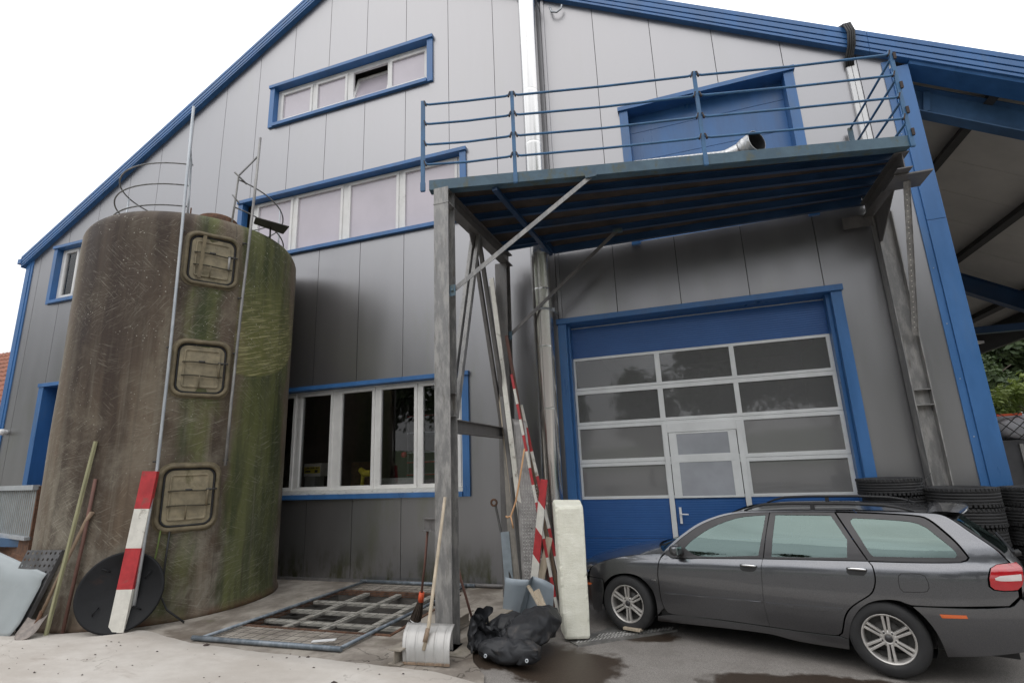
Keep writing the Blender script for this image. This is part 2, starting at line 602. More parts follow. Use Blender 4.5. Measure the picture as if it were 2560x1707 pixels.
c = n.mix(n.ramp(f, 0.3, 0.7), (0.13, 0.12, 0.11), (0.34, 0.315, 0.29))
g = n.noise(2.2, 8, 0.7)
c = n.mix(n.ramp(g, 0.4, 0.7, 0, 0.6), c, (0.16, 0.145, 0.13))
# wet patches with an outline of their own
geo = n.tc.outputs['Object']
wet = None
for (px, py, sx, sy) in ((3.25, -2.62, 0.95, 0.55), (2.75, -2.75, 0.5, 0.4), (5.25, -2.72, .55, .30), (6.0, -2.75, .9, .45), (4.1, -1.55, 0.5, 0.25), (3.5, -2.9, 0.5, 0.3)):
    mp = n.new('ShaderNodeMapping'); mp.vector_type = 'TEXTURE'
    mp.inputs['Location'].default_value = (px, py, 0)
    mp.inputs['Scale'].default_value = (sx, sy, 4)
    n.link(geo, mp.inputs[0])
    ln = n.new('ShaderNodeVectorMath'); ln.operation = 'LENGTH'
    n.link(mp.outputs[0], ln.inputs[0])
    wet = ln.outputs['Value'] if wet is None else n.math('MINIMUM', wet, ln.outputs['Value'])
wn = n.math('ADD', wet, n.math('MULTIPLY', n.math('SUBTRACT', n.noise(3.2, 6, 0.65), 0.5), 1.3))
wm = n.ramp(wn, 0.78, 1.05, 1, 0)
c = n.mix(wm, c, n.mix(n.ramp(f, 0.35, 0.75), (0.030, 0.022, 0.016), (0.085, 0.060, 0.043)))
n.set(Base_Color=c, Roughness=n.ramp(wm, 0, 1, 0.85, 0.42))
n.bump(n.math('ADD', f, n.noise(30, 4, 0.6)), 0.45, 0.006)
M['asphalt'] = n.m
M['soil'] = pmat('dark_crumbs', (0.05, 0.035, 0.03), 0.9, 0, 0.4, 30)
M['tarp'] = pmat('black_tarpaulin', (0.017, 0.018, 0.021), 0.58, 0, 0.3, 5.0, (0.12, 0.10, 0.085), 0.55, bump=0.35, bsc=26)

# foliage
def leafmat(name, dark, light):
    n = NT(name)
    oi = n.new('ShaderNodeObjectInfo')
    f = n.noise(0.9, 4, 0.6)
    g = n.noise(9, 3, 0.6)
    c = n.mix(n.ramp(n.math('ADD', f, n.math('MULTIPLY', g, 0.6)), 0.55, 1.0), dark, light)
    n.set(Base_Color=c, Roughness=0.55)
    tr = n.new('ShaderNodeBsdfTranslucent')
    n.link(c, tr.inputs[0])
    ms = n.new('ShaderNodeMixShader'); ms.inputs[0].default_value = 0.25
    n.link(n.b.outputs[0], ms.inputs[1]); n.link(tr.outputs[0], ms.inputs[2])
    n.link(ms.outputs[0], n.t.nodes['Material Output'].inputs[0])
    return n.m


M['leaf'] = leafmat('broad_leaves', (0.022, 0.042, 0.015), (0.075, 0.115, 0.035))
M['leafbright'] = leafmat('young_leaves', (0.09, 0.14, 0.03), (0.24, 0.30, 0.07))
M['bark'] = pmat('bark', (0.09, 0.07, 0.055), 0.9, 0, 0.3, 6, bump=0.5, bsc=20)
M['grass'] = pmat('rough_grass', (0.06, 0.085, 0.03), 0.9, 0, 0.4, 3.0)

# ------------------------------------------------------------------ ground
def sst(a, b, x):
    t = min(1.0, max(0.0, (x - a) / (b - a)))
    return t * t * (3 - 2 * t)


def gh(x, y=0.0):
    return -0.1 * sst(2.45, 3.5, x)


PIT = (-0.78, 1.36, -2.52, -0.62)


def axis(lo, hi, extra, far=()):
    s = set(far) | set(extra)
    x = lo
    while x <= hi + 1e-6:
        s.add(round(x, 3))
        x += 0.35
    return sorted(s)


def sheet(name, mat, xs, ys, dz, keep, kind='structure', wob=0.0):
    bm = bmesh.new()
    vv = {}

    def V(i, j):
        if (i, j) not in vv:
            x, y = xs[i], ys[j]
            near = abs(x) < 12 and abs(y) < 9
            inpit = PIT[0] - .01 <= x <= PIT[1] + .01 and PIT[2] - .01 <= y <= PIT[3] + .01
            zz = wob * noise.noise(Vector((x * 0.9, y * 0.9, 3.1))) if near and not inpit else 0
            vv[(i, j)] = bm.verts.new((x, y, gh(x, y) + dz + zz))
        return vv[(i, j)]
    for i in range(len(xs) - 1):
        for j in range(len(ys) - 1):
            cx, cy = (xs[i] + xs[i + 1]) / 2, (ys[j] + ys[j + 1]) / 2
            if PIT[0] < cx < PIT[1] and PIT[2] < cy < PIT[3]:
                continue
            if keep(cx, cy):
                f = bm.faces.new((V(i, j), V(i + 1, j), V(i + 1, j + 1), V(i, j + 1)))
                f.smooth = True
    mb = MB(); mb.bm.free(); mb.bm = bm
    return mb.out(name, mat, kind=kind, fixn=False)


far = (-400, -200, -100, -60, -35, -22, 16, 22, 35, 60, 100, 200, 400)
xs = axis(-14, 12, (PIT[0], PIT[1], 2.45, 2.8, 3.15, 3.5), far)
ys = axis(-14, 12, (PIT[2], PIT[3]), far)
sheet('ground', M['asphalt'], xs, ys, -0.016, lambda x, y: True)
# old concrete yard slab against the wall: ragged edge to the asphalt
bmx = MB()
edge = [(2.72, 0.3), (2.86, -1.0), (2.7, -1.9), (2.62, -2.4), (2.5, -2.75), (2.62, -3.05), (2.85, -3.3), (3.0, -3.75)]


def edge_x(y):
    for (x0, y0), (x1, y1) in zip(edge[:-1], edge[1:]):
        if y1 <= y <= y0:
            return x0 + (x1 - x0) * (y - y0) / (y1 - y0)
    return edge[-1][0]


ysl = sorted(set([0.3 - 0.1125 * i for i in range(37)] + [PIT[2], PIT[3]]))
xsl = [-60, -30, -20, -14] + [-12 + 0.4 * i for i in range(28)] + [PIT[0], -0.4, 0, 0.4, 0.8, 1.1, PIT[1], 1.7, 2.0, 2.3]
for j in range(len(ysl) - 1):
    ya, yb = ysl[j], ysl[j + 1]
    row = xsl
    for i in range(len(row)):
        xa = row[i]
        last = i == len(row) - 1
        if PIT[0] - .001 <= xa < PIT[1] - .001 and PIT[2] - .001 <= ya < PIT[3] - .001:
            continue
        if last:
            ja = 0.03 * noise.noise(Vector((ya * 5, 1, 1)))
            jb = 0.03 * noise.noise(Vector((yb * 5, 1, 1)))
            pa, pb = edge_x(ya) + ja, edge_x(yb) + jb
            bmx.face([(xa, ya, gh(xa)), (pa, ya, gh(pa) + .003), (pb, yb, gh(pb) + .003), (xa, yb, gh(xa))])
        else:
            xb = row[i + 1]
            bmx.face([(xa, ya, gh(xa)), (xb, ya, gh(xb)), (xb, yb, gh(xb)), (xa, yb, gh(xa))])
slab = bmx.out('yard_slab', M['concrete'], kind='structure')

# newer pale concrete strip in the foreground, slightly higher, with an uneven poured edge
bp = [(-60, -3.9), (-14, -3.7), (-6, -3.6), (-3.8, -3.49), (-3.0, -3.42), (-2.55, -3.2), (-2.17, -3.0), (-1.75, -3.02), (-1.3, -3.14), (-0.78, -3.27), (-0.2, -3.30), (0.29, -3.34),
      (0.8, -3.35), (1.31, -3.38), (1.92, -3.40), (2.3, -3.42), (2.65, -3.46), (3.2, -3.53), (4.2, -3.72), (6.0, -4.2), (9.0, -5.2), (14, -7)]
bpx = []
for (x0, y0), (x1, y1) in zip(bp[:-1], bp[1:]):
    k = max(1, int((x1 - x0) / 0.09)) if x0 >= -6 and x1 < 5 else 3
    for i in range(k):
        t = i / k
        x = x0 + (x1 - x0) * t
        bpx.append((x, y0 + (y1 - y0) * t + 0.022 * noise.noise(Vector((x * 4, 0, 7))) + 0.012 * noise.noise(Vector((x * 17, 5, 7)))))
bpx.append(bp[-1])
b = MB()
rows = []
for (x, y) in bpx:
    yy = [y, y - 0.03, y - 0.25, y - 0.5, y - 0.9, y - 1.4, y - 1.95, y - 2.0]
    rows.append([b.bm.verts.new((x, q, gh(x) + (0.0 if k in (0, 7) else 0.022) + (0.006 * noise.noise(Vector((x, q, 2))) if 0 < k < 7 else 0))) for k, q in enumerate(yy)])
for A, B in zip(rows[:-1], rows[1:]):
    for k in range(7):
        f = b.bm.faces.new((A[k + 1], B[k + 1], B[k], A[k]))
        f.smooth = True
b.out('concrete_strip', M['paleconc'], kind='structure', fixn=False)

# pit under the mesh panel
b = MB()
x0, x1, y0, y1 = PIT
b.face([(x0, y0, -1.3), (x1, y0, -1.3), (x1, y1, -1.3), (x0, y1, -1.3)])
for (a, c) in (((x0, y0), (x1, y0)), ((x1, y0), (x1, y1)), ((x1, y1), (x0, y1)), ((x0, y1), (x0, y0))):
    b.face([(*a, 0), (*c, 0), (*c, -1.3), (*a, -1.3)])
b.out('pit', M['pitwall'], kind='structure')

# crumbs of dirt lying on the pale concrete
rnd = random.Random(4)
b = MB()
for i in range(95):
    x = rnd.uniform(-3.6, 2.6); y = rnd.uniform(-4.9, -3.3)
    s = rnd.uniform(0.003, 0.010) * (3.0 if rnd.random() < 0.06 else 1)
    zz = gh(x) + 0.026
    k = 5
    a0 = rnd.random() * 6
    pts = [(x + s * (1 + rnd.random()) * math.cos(a0 + 6.283 * q / k), y + s * 0.7 * (1 + rnd.random()) * math.sin(a0 + 6.283 * q / k), zz) for q in range(k)]
    top = b.bm.verts.new((x, y, zz + s * 0.7))
    vv = [b.bm.verts.new(p) for p in pts]
    for q in range(k):
        b.bm.faces.new((vv[q], vv[(q + 1) % k], top))
o = b.out('dirt_crumbs', M['soil'], kind='stuff')
tag(o, 'dark crumbs of dirt scattered over the pale concrete strip', 'dirt')

# ------------------------------------------------------------------ building
bld = thing('workshop_building', 'gabled workshop clad in silver sheet with blue trim and roller gate', 'building', (-1.6, 0, 0))


def roof_z(x):
    return min(7.87 + 0.572 * (x + 11.53), 9.70 - 0.585 * (x - 5.57))


XL, XR = -11.45, 8.45
OPEN = [(-10.44, -8.0, 6.36, 7.9), (-10.08, -7.9, 0.0, 4.22), (-4.25, 1.34, 6.42, 7.91), (-3.59, 0.63, 9.70, 10.77),
        (-4.25, 1.31, 1.41, 3.48), (3.02, 7.16, -0.2, 4.19), (4.36, 7.08, 5.4, 7.92)]
GAP = 0.005
for k in range(-12, 9):
    a, c = max(XL, k + GAP), min(XR, k + 1 - GAP)
    if c - a < 0.03:
        continue
    cuts = sorted({a, c} | {e for o_ in OPEN for e in o_[:2] if a < e < c})
    cells = []
    for xa, xb in zip(cuts[:-1], cuts[1:]):
        xm = (xa + xb) / 2
        zs = sorted((o_[2], o_[3]) for o_ in OPEN if o_[0] < xm < o_[1])
        zb = -0.12
        for (p, q) in zs:
            if p > zb + 0.02:
                cells.append([xa, xb, zb, p, p])
            zb = q
        cells.append([xa, xb, zb, roof_z(xa) - 0.12, roof_z(xb) - 0.12])
    # group connected cells
    groups = []
    for ce in cells:
        hit = [g for g in groups if any(abs(ce[0] - d[1]) < 1e-6 and ce[2] < min(d[3], d[4]) and d[2] < min(ce[3], ce[4]) for d in g)]
        ng = [ce]
        for g in hit:
            ng += g
            groups.remove(g)
        groups.append(ng)
    for g in groups:
        b = MB()
        for (xa, xb, zb, za, zc) in g:
            zsb = sorted({zb, min(za, zc)} | {e for o_ in OPEN for e in o_[2:4] if zb < e < min(za, zc)})
            for z0, z1 in zip(zsb[:-1], zsb[1:]):
                last = z1 == zsb[-1]
                b.face([(xa, 0, z0), (xb, 0, z0), (xb, 0, zc if last else z1), (xa, 0, za if last else z1)])
        bmesh.ops.remove_doubles(b.bm, verts=b.bm.verts[:], dist=1e-4)
        be = [e for e in b.bm.edges if len(e.link_faces) == 1]
        ret = bmesh.ops.extrude_edge_only(b.bm, edges=be)
        bmesh.ops.translate(b.bm, vec=(0, 0.035, 0), verts=[v for v in ret['geom'] if isinstance(v, bmesh.types.BMVert)])
        b.out('wall_panel', M['silver'], bld, fixn=False)

# dark backing behind the panel joints, with the same openings, and the other walls
b = MB()
cuts = sorted({XL, XR, -1.7} | {e for o_ in OPEN for e in o_[:2]})
for xa, xb in zip(cuts[:-1], cuts[1:]):
    xm = (xa + xb) / 2
    zb = -0.12
    for (p, q) in sorted((o_[2], o_[3]) for o_ in OPEN if o_[0] < xm < o_[1]):
        if p > zb:
            b.face([(xa, 0.03, zb), (xb, 0.03, zb), (xb, 0.03, p), (xa, 0.03, p)])
        zb = q
    b.face([(xa, 0.03, zb), (xb, 0.03, zb), (xb, 0.03, roof_z(xb) - .15), (xa, 0.03, roof_z(xa) - .15)])
b.out('wall_core', M['seam'], bld)
b = MB()
b.box(XL - .05, XL + .05, 0.06, 22, -0.12, 7.7)
b.box(8.40, 8.5, 0.06, 22, -0.12, 7.6)
b.box(XL, 8.45, 21.9, 22, -0.12, 7.6)
b.out('side_wall', M['silver'], bld)
b = MB()
b.prism([(XL, 0.5, 4.9), (8.4, 0.5, 4.9), (8.4, 0.5, 5.1), (XL, 0.5, 5.1)], (0, 21, 0))
b.box(XL + .1, 8.4, 0.5, 21, -0.14, -0.11)
b.out('inner_floor', M['darkroom'], bld)

# roof slabs
AX = (7.87 + 0.572 * 11.53 - 9.70 - 0.585 * 5.57) / (-0.585 - 0.572)
AZ = roof_z(AX)
b = MB()
b.prism([(-11.6, -0.1, roof_z(-11.6) - .03), (AX, -0.1, AZ - .03), (AX, -0.1, AZ - .16), (-11.6, -0.1, roof_z(-11.6) - .16)], (0, 22.3, 0))
b.prism([(AX, -0.1, AZ - .03), (13.2, -0.1, roof_z(13.2) - .03), (13.2, -0.1, roof_z(13.2) - .16), (AX, -0.1, AZ - .16)], (0, 22.3, 0))
b.out('roof', M['soffit'], bld)


def verge(xa, xb, prof, name='verge_trim'):
    """folded sheet fascia along the gable: prof = (drop0, drop1, y) bands"""
    b = MB()
    for (d0, d1, y) in prof:
        b.hexa([(xa, y, roof_z(xa) - d1), (xb, y, roof_z(xb) - d1), (xb, 0.02 if d1 < .4 else 0.3, roof_z(xb) - d1), (xa, 0.02 if d1 < .4 else 0.3, roof_z(xa) - d1)],
               [(xa, y, roof_z(xa) - d0), (xb, y, roof_z(xb) - d0), (xb, 0.02, roof_z(xb) - d0), (xa, 0.02, roof_z(xa) - d0)])
    return b.out(name, M['blue'], bld, bev=0.004)


PR = [(0.0, 0.075, -0.135), (0.0752, 0.086, -0.118), (0.0862, 0.165, -0.128), (0.1652, 0.178, -0.110), (0.1782, 0.245, -0.120), (0.2452, 0.258, -0.102), (0.2582, 0.30, -0.112)]
verge(-11.62, AX, PR)
PRR = [(d0 * 1.18, d1 * 1.18, y) for d0, d1, y in PR]
cutsx = [AX, 2.2, 8.16, 13.2]
for xa, xb in zip(cutsx[:-1], cutsx[1:]):
    verge(xa + 0.002, xb - 0.002, PRR)
b = MB()   # deep lower fascia of the canopy
b.hexa([(8.63, -0.06, roof_z(8.63) - .405), (13.2, -0.06, roof_z(13.2) - .405), (13.2, 0.28, roof_z(13.2) - .42), (8.63, 0.28, roof_z(8.63) - .42)],
       [(8.63, -0.075, roof_z(8.63) - .357), (13.2, -0.075, roof_z(13.2) - .357), (13.2, 0.28, roof_z(13.2) - .357), (8.63, 0.28, roof_z(8.63) - .357)])
b.out('canopy_fascia', M['blue'], bld)
# corner trims
b = MB(); b.box(-11.52, -11.36, -0.035, 0.3, -0.1, 7.66); b.box(-11.36, -11.28, -0.02, 0.02, -0.1, 7.70)
b.out('corner_trim', M['blue'], bld, bev=0.004)
b = MB(); b.box(8.39, 8.62, -0.04, 0.3, -0.12, 4.995); b.box(8.39, 8.62, -0.04, 0.3, 5.0, 7.52)
b.box(8.30, 8.39, -0.018, 0.02, -0.12, 7.66)
b.out('corner_trim', M['blue'], bld, bev=0.004)
b = MB(); b.box(-11.74, -11.6, -0.14, 22, 7.62, 7.76)
b.out('gutter', M['blue'], bld, bev=0.01)
for zz in [0.6, 1.3, 2.0, 2.75, 3.5, 4.3, 5.6, 6.4]:
    b = MB(); b.lathe((8.345, -0.018, zz), [(0.008, 0), (0.007, 0.004), (0, 0.006)], 8, (0, -1, 0))
    b.out('screw', M['galvpipe'], bld)
# base flashing
b = MB(); b.box(-11.4, 3.0, -0.03, 0.02, -0.02, 0.045)
b.out('base_rail', M['galvdark'], bld)
b = MB(); b.tube([(1.0, -0.09, 0.035), (2.4, -0.09, 0.035)], 0.03); b.out('ground_pipe', M['galvdark'], bld)


def window(x0, x1, z0, z1, gz0, gz1, panes, pm, tl=0.13, fy=0.10, sill=None, tilt=None, trim_r=True):
    b = MB()
    # white fixed frame
    fx0, fx1, fz0, fz1 = x0 + tl - .02, x1 - 0.13 + .02, z0 + 0.085, z1 - 0.07
    xs_ = [fx0] + [e for p in panes for e in p] + [fx1]
    b.box(fx0, fx1, fy, fy + .06, gz1 + .03, fz1)
    b.box(fx0, fx1, fy, fy + .06, fz0, gz0 - .03)
    for i in range(0, len(xs_), 2):
        a = xs_[i] + (0.0 if i == 0 else .03)
        c = xs_[i + 1] - (0.0 if i == len(xs_) - 2 else .03)
        b.box(a, c, fy, fy + .06, gz0 - .03, gz1 + .03)
    w_ = b.out('window', M['upvc'], bld, bev=0.004)
    for i, (pa, pb) in enumerate(panes):
        t = 0.06
        b = MB()
        b.box(pa - t, pb + t, fy - .022, fy + .045, gz1, gz1 + t)
        b.box(pa - t, pb + t, fy - .022, fy + .045, gz0 - t, gz0)
        b.box(pa - t, pa, fy - .022, fy + .045, gz0, gz1)
        b.box(pb, pb + t, fy - .022, fy + .045, gz0, gz1)
        g = MB()
        g.box(pa - .005, pb + .005, fy + .018, fy + .026, gz0 - .005, gz1 + .005)
        if tilt == i:      # tilted open inwards at the top
            for q in (b, g):
                bmesh.ops.rotate(q.bm, cent=(0, fy, gz0 - t), matrix=Matrix.Rotation(rad(-17), 3, 'X'), verts=q.bm.verts[:])
        b.out('sash', M['upvc'], w_, bev=0.004)
        g.out('pane', pm, w_)
    # blue surround
    for nm, q in (('surround', (x0, x0 + .13, -.045, fy + .02, z0 + .0, z1 - .0)), ('surround', (x1 - .13, x1, -.045, fy + .02, z0, z1))):
        b = MB(); b.box(*q); b.out(nm, M['blue'], w_, bev=0.003)
    b = MB(); b.box(x0 - .015, x1 + .015, -.08, fy + .02, z1 - .065, z1 + .012); b.out('head_flashing', M['blue'], w_, bev=0.003)
    b = MB(); b.box(x0 + .131, x1 - .131, -.075, fy + .02, z0, z0 + .08); b.out('sill_flashing', M['blue'], w_, bev=0.003)
    if sill:
        b = MB(); b.box(x0 + .14, x1 - .14, -.02, fy + .03, z0 + .081, z0 + .165); b.out('sill', M['sill'], w_, bev=0.006)
    return w_


window(-4.27, 1.36, 6.40, 7.93, 6.55, 7.77, [(-3.79, -2.90), (-2.70, -1.59), (-1.34, -0.24), (-0.03, 1.07)], M['frosted'], tl=.3)
window(-3.61, 0.65, 9.68, 10.79, 9.93, 10.57, [(-3.32, -2.55), (-2.34, -1.60), (-1.36, -0.54), (-0.39, 0.40)], M['frosted'], tilt=2)
window(-4.27, 1.33, 1.39, 3.50, 1.61, 3.335, [(-4.05, -3.48), (-3.24, -2.50), (-2.29, -1.62), (-1.36, -0.69), (-0.49, 0.20), (0.38, 1.06)], M['glass'], sill=True)
window(-10.46, -7.9, 6.34, 7.92, 6.57, 7.74, [(-10.15, -9.75), (-9.5, -8.4)], M['glass'])
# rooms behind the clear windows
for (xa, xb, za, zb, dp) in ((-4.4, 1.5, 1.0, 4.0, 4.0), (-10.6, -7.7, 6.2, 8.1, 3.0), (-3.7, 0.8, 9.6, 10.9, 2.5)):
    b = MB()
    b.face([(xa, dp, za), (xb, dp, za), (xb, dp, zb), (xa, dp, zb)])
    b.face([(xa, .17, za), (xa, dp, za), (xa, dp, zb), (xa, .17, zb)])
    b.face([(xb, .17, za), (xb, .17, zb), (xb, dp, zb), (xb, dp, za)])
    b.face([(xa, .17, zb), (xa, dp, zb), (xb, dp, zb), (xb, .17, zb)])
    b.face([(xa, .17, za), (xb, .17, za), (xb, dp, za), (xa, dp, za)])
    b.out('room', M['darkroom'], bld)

# side door at the far end, deep blue reveal
b = MB(); b.box(-10.12, -9.95, -.05, .35, -.1, 4.16); b.box(-8.0, -7.85, -.05, .35, -.1, 4.16); b.box(-10.14, -7.83, -.07, .35, 4.161, 4.25)
dr = b.out('side_door', M['blue'], bld, bev=0.004)
b = MB(); b.box(-9.95, -8.0, .30, .34, -.1, 4.16); b.out('door_leaf', M['bluedoor'], dr)

# big sectional gate
DY = 0.2
b = MB(); b.box(3.166, 6.999, DY, DY + .04, 3.572, 4.135)
gate = b.out('sectional_gate', M['bluedoor'], bld)
for (xa, xb, xc, xd) in ((2.99, 3.13, 3.131, 3.165), (7.05, 7.19, 7.0, 7.049)):
    b = MB(); b.box(xa, xb, -.05, DY + .05, -.12, 4.135); b.out('door_jamb', M['blue'], gate, bev=0.004)
    b = MB(); b.box(xc, xd, .06, DY + .05, -.12, 4.135); b.out('guide_rail', M['blue'], gate, bev=0.004)
b = MB(); b.box(2.97, 7.21, -.085, DY + .05, 4.136, 4.225); b.out('head_flashing', M['blue'], gate, bev=0.003)
b = MB(); b.box(3.166, 6.999, DY - .012, DY + .0, 4.085, 4.10); b.out('brush_seal', M['galvpipe'], gate)
colx = [(3.20, 4.49), (4.57, 5.61), (5.68, 6.945)]
rows_ = [(3.065, 3.525), (2.50, 2.955), (1.905, 2.39), (1.335, 1.79)]
secz = [(3.022, 3.568), (2.452, 3.018), (1.848, 2.448), (1.292, 1.844)]
for r, ((g0, g1), (s0, s1)) in enumerate(zip(rows_, secz)):
    b = MB()
    xs_ = [3.166] + [e for c in colx for e in c] + [6.999]
    b.box(xs_[0], xs_[-1], DY - .012, DY + .03, g1, s1)
    b.box(xs_[0], xs_[-1], DY - .012, DY + .03, s0, g0)
    for i in range(0, len(xs_), 2):
        b.box(xs_[i], xs_[i + 1], DY - .0125, DY + .03, g0, g1)
    if r >= 2:   # the middle bay is the wicket door
        bmesh.ops.delete(b.bm, geom=[v for v in b.bm.verts if False], context='VERTS')
    b.out('gate_section', M['alu'], gate, bev=0.003)
    for c, (ca, cb) in enumerate(colx):
        if r >= 2 and c == 1:
            continue
        g = MB(); g.box(ca - .004, cb + .004, DY + .008, DY + .016, g0 - .004, g1 + .004)
        g.out('pane', M['doorglass'] if r < 2 else M['doorglasslow'], gate)
# wicket door frame and leaf
b = MB()
for (q) in ((4.50, 4.575, -.02, 2.41), (5.565, 5.64, -.02, 2.41)):
    b.box(q[0], q[1], DY - .035, DY - .013, q[2], q[3])
b.box(4.575, 5.565, DY - .035, DY - .013, 2.265, 2.41)
b.out('wicket_frame', M['alu'], gate, bev=0.003)
b = MB()
b.box(4.585, 5.555, DY - .03, DY - .0135, 2.235, 2.26)
b.box(4.585, 5.555, DY - .03, DY - .0135, 1.81, 1.925)
b.box(4.585, 5.555, DY - .03, DY - .0135, 1.292, 1.32)
for (za, zb) in ((1.925, 2.235), (1.32, 1.81)):
    b.box(4.585, 4.70, DY - .03, DY - .0135, za, zb)
    b.box(5.44, 5.555, DY - .03, DY - .0135, za, zb)
b.out('wicket_leaf', M['alu'], gate, bev=0.003)
M['milky'] = pmat('milky_pane', (0.33, 0.34, 0.37), 0.12, 0, 0.12, 1.6, (0.40, 0.43, 0.47), 0.5, spec=0.6)
for (za, zb) in ((1.925, 2.235), (1.32, 1.81)):
    g = MB(); g.box(4.70, 5.44, DY - .0245, DY - .018, za, zb); g.out('pane', M['milky'], gate)
for (xa, xb) in ((3.166, 4.498), (4.577, 5.563), (5.642, 6.999)):
    b = MB(); b.box(xa, xb, DY - .002, DY + .03, 0.72, 1.29); b.out('lower_panel', M['bluedoor'], gate, bev=0.003)
    b = MB(); b.box(xa, xb, DY - .002, DY + .03, -.11, 0.716); b.out('lower_panel', M['bluedoor'], gate, bev=0.003)
b = MB()
b.box(4.625, 4.66, DY - .045, DY - .002, 0.93, 1.16)
b.tube([(4.643, DY - .04, 1.07), (4.643, DY - .085, 1.07), (4.655, DY - .09, 1.068), (4.755, DY - .09, 1.062)], 0.010, 8)
b.out('door_handle', M['whiteplastic'], gate, bev=0.004)
# hall behind the gate
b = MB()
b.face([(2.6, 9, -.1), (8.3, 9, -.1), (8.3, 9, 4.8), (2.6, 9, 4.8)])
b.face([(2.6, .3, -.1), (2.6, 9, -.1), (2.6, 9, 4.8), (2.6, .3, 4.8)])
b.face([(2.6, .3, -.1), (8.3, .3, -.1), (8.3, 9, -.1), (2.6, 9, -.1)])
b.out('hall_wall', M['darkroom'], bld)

# upper blue door above the platform
b = MB(); b.box(4.476, 6.964, DY, DY + .04, 5.35, 6.02); ud = b.out('loading_door', M['blue'], bld, bev=0.002)
for xa, xb in ((4.33, 4.475), (6.965, 7.11)):
    b = MB(); b.box(xa, xb, -.05, DY + .05, 5.35, 7.875); b.out('door_jamb', M['blue'], ud, bev=0.004)
b = MB(); b.box(4.31, 7.13, -.085, DY + .05, 7.876, 7.955); b.out('head_flashing', M['blue'], ud, bev=0.003)
for (za, zb) in ((6.026, 6.99), (6.996, 7.55), (7.556, 7.875)):
    b = MB(); b.box(4.476, 6.964, DY, DY + .04, za, zb); b.out('door_section', M['blue'], ud, bev=0.002)

# canopy on the right: rafters, purlins, roof sheets, eave
for y in (0.5, 6.3, 12.1, 17.9):
    b = MB()
    b.ibeam((8.5, y, roof_z(8.5) - .60), (13.1, y, roof_z(13.1) - .60), 0.40, 0.2, 0.016, 0.01, (0, 1, 0) if False else (0.505, 0, 0.863))
    rf = b.out('rafter', M['bluebeam'] if y < 1 else M['navy'], bld)
    b = MB()
    b.bar((8.98, y - .06, roof_z(8.98) - .42), (8.92, y - .06, roof_z(8.92) - .78), 0.012, 0.09, (1, 0, 0)); b.out('stiffener', M['bluebeam'], rf)
    if y > 1:
        b = MB(); b.box(8.5, 13.1, y - .08, y + .08, 4.42, 4.58); b.out('tie_beam', M['navy'], bld)
    b = MB(); b.ibeam((13.0, y, -0.2), (13.0, y, 5.0), 0.2, 0.2, .012, .01, (1, 0, 0)); b.out('column', M['navy'], bld)
for x in (9.75, 11.2, 12.6):
    b = MB(); b.bar((x, 0.3, roof_z(x) - .285), (x, 22, roof_z(x) - .285), 0.12, 0.2, (0.505, 0, 0.863)); b.out('purlin', M['darksteel'], bld)
for i in range(22):
    y = 0.3 + i
    b = MB(); b.hexa([(8.5, y, roof_z(8.5) - .18), (13.2, y, roof_z(13.2) - .18), (13.2, y + .99, roof_z(13.2) - .18), (8.5, y + .99, roof_z(8.5) - .18)],
                     [(8.5, y, roof_z(8.5) - .165), (13.2, y, roof_z(13.2) - .165), (13.2, y + .99, roof_z(13.2) - .165), (8.5, y + .99, roof_z(8.5) - .165)])
    b.out('soffit_panel', M['soffit'], bld)
b = MB(); b.box(12.95, 13.05, 0.3, 22, 4.45, 4.95); b.box(13.06, 13.3, -.1, 22.2, 4.95, 5.12)
b.out('eave_beam', M['darksteel'], bld)
b = MB(); b.obox((12.2, 8.6, 4.62), (.35, .12, -.02), (-.06, .12, 0), (0, 0, .03)); b.tube([(12.2, 8.6, 4.65), (12.2, 8.6, 5.6)], .006, 5)
b.out('hanging_lamp', M['whiteplastic'], bld)
b = MB(); b.lathe((-11.12, -0.0, 3.13), [(0.05, 0), (0.06, .02), (0.06, .06), (.075, .07), (.075, .14), (.05, .17), (0, .18)], 14, (0, -1, 0)); b.out('wall_lamp', M['whiteplastic'], bld)
# cables over the verge and white trunking
b = MB()
for dx in (-.03, .0, .03, .055):
    b.tube([(7.86 + dx, .25, 8.42), (7.88 + dx, -.05, 8.44), (7.9 + dx, -.19, 8.36), (7.93 + dx, -.2, 8.2), (7.91 + dx, -.17, 7.98), (7.88 + dx, -.08, 7.85), (7.875 + dx, -.05, 7.70)], .017, 6)
b.out('cable', M['black'], bld)
for dx in (0, .068):
    b = MB(); b.hexa([(7.84 + dx, -.055, 5.4), (7.90 + dx, -.055, 5.4), (7.90 + dx, -.0, 5.4), (7.84 + dx, 0, 5.4)], [(7.84 + dx, -.055, 7.72), (7.90 + dx, -.055, 7.72), (7.90 + dx, 0, 7.72), (7.84 + dx, 0, 7.72)])
    b.out('cable_trunking', M['whiteplastic'], bld, bev=.004)
b = MB(); b.tube([(3.22, -.02, 10.55), (3.22, -.09, 10.5), (3.25, -.1, 10.38), (3.35, -.1, 10.33), (3.44, -.1, 10.38), (3.46, -.1, 10.46)], .018, 8); b.out('conduit_hook', M['galvpipe'], bld)
b = MB(); b.box(3.02, 3.075, -.03, 0, 4.25, 11.5); b.out('joint_cover', M['silver'], bld)

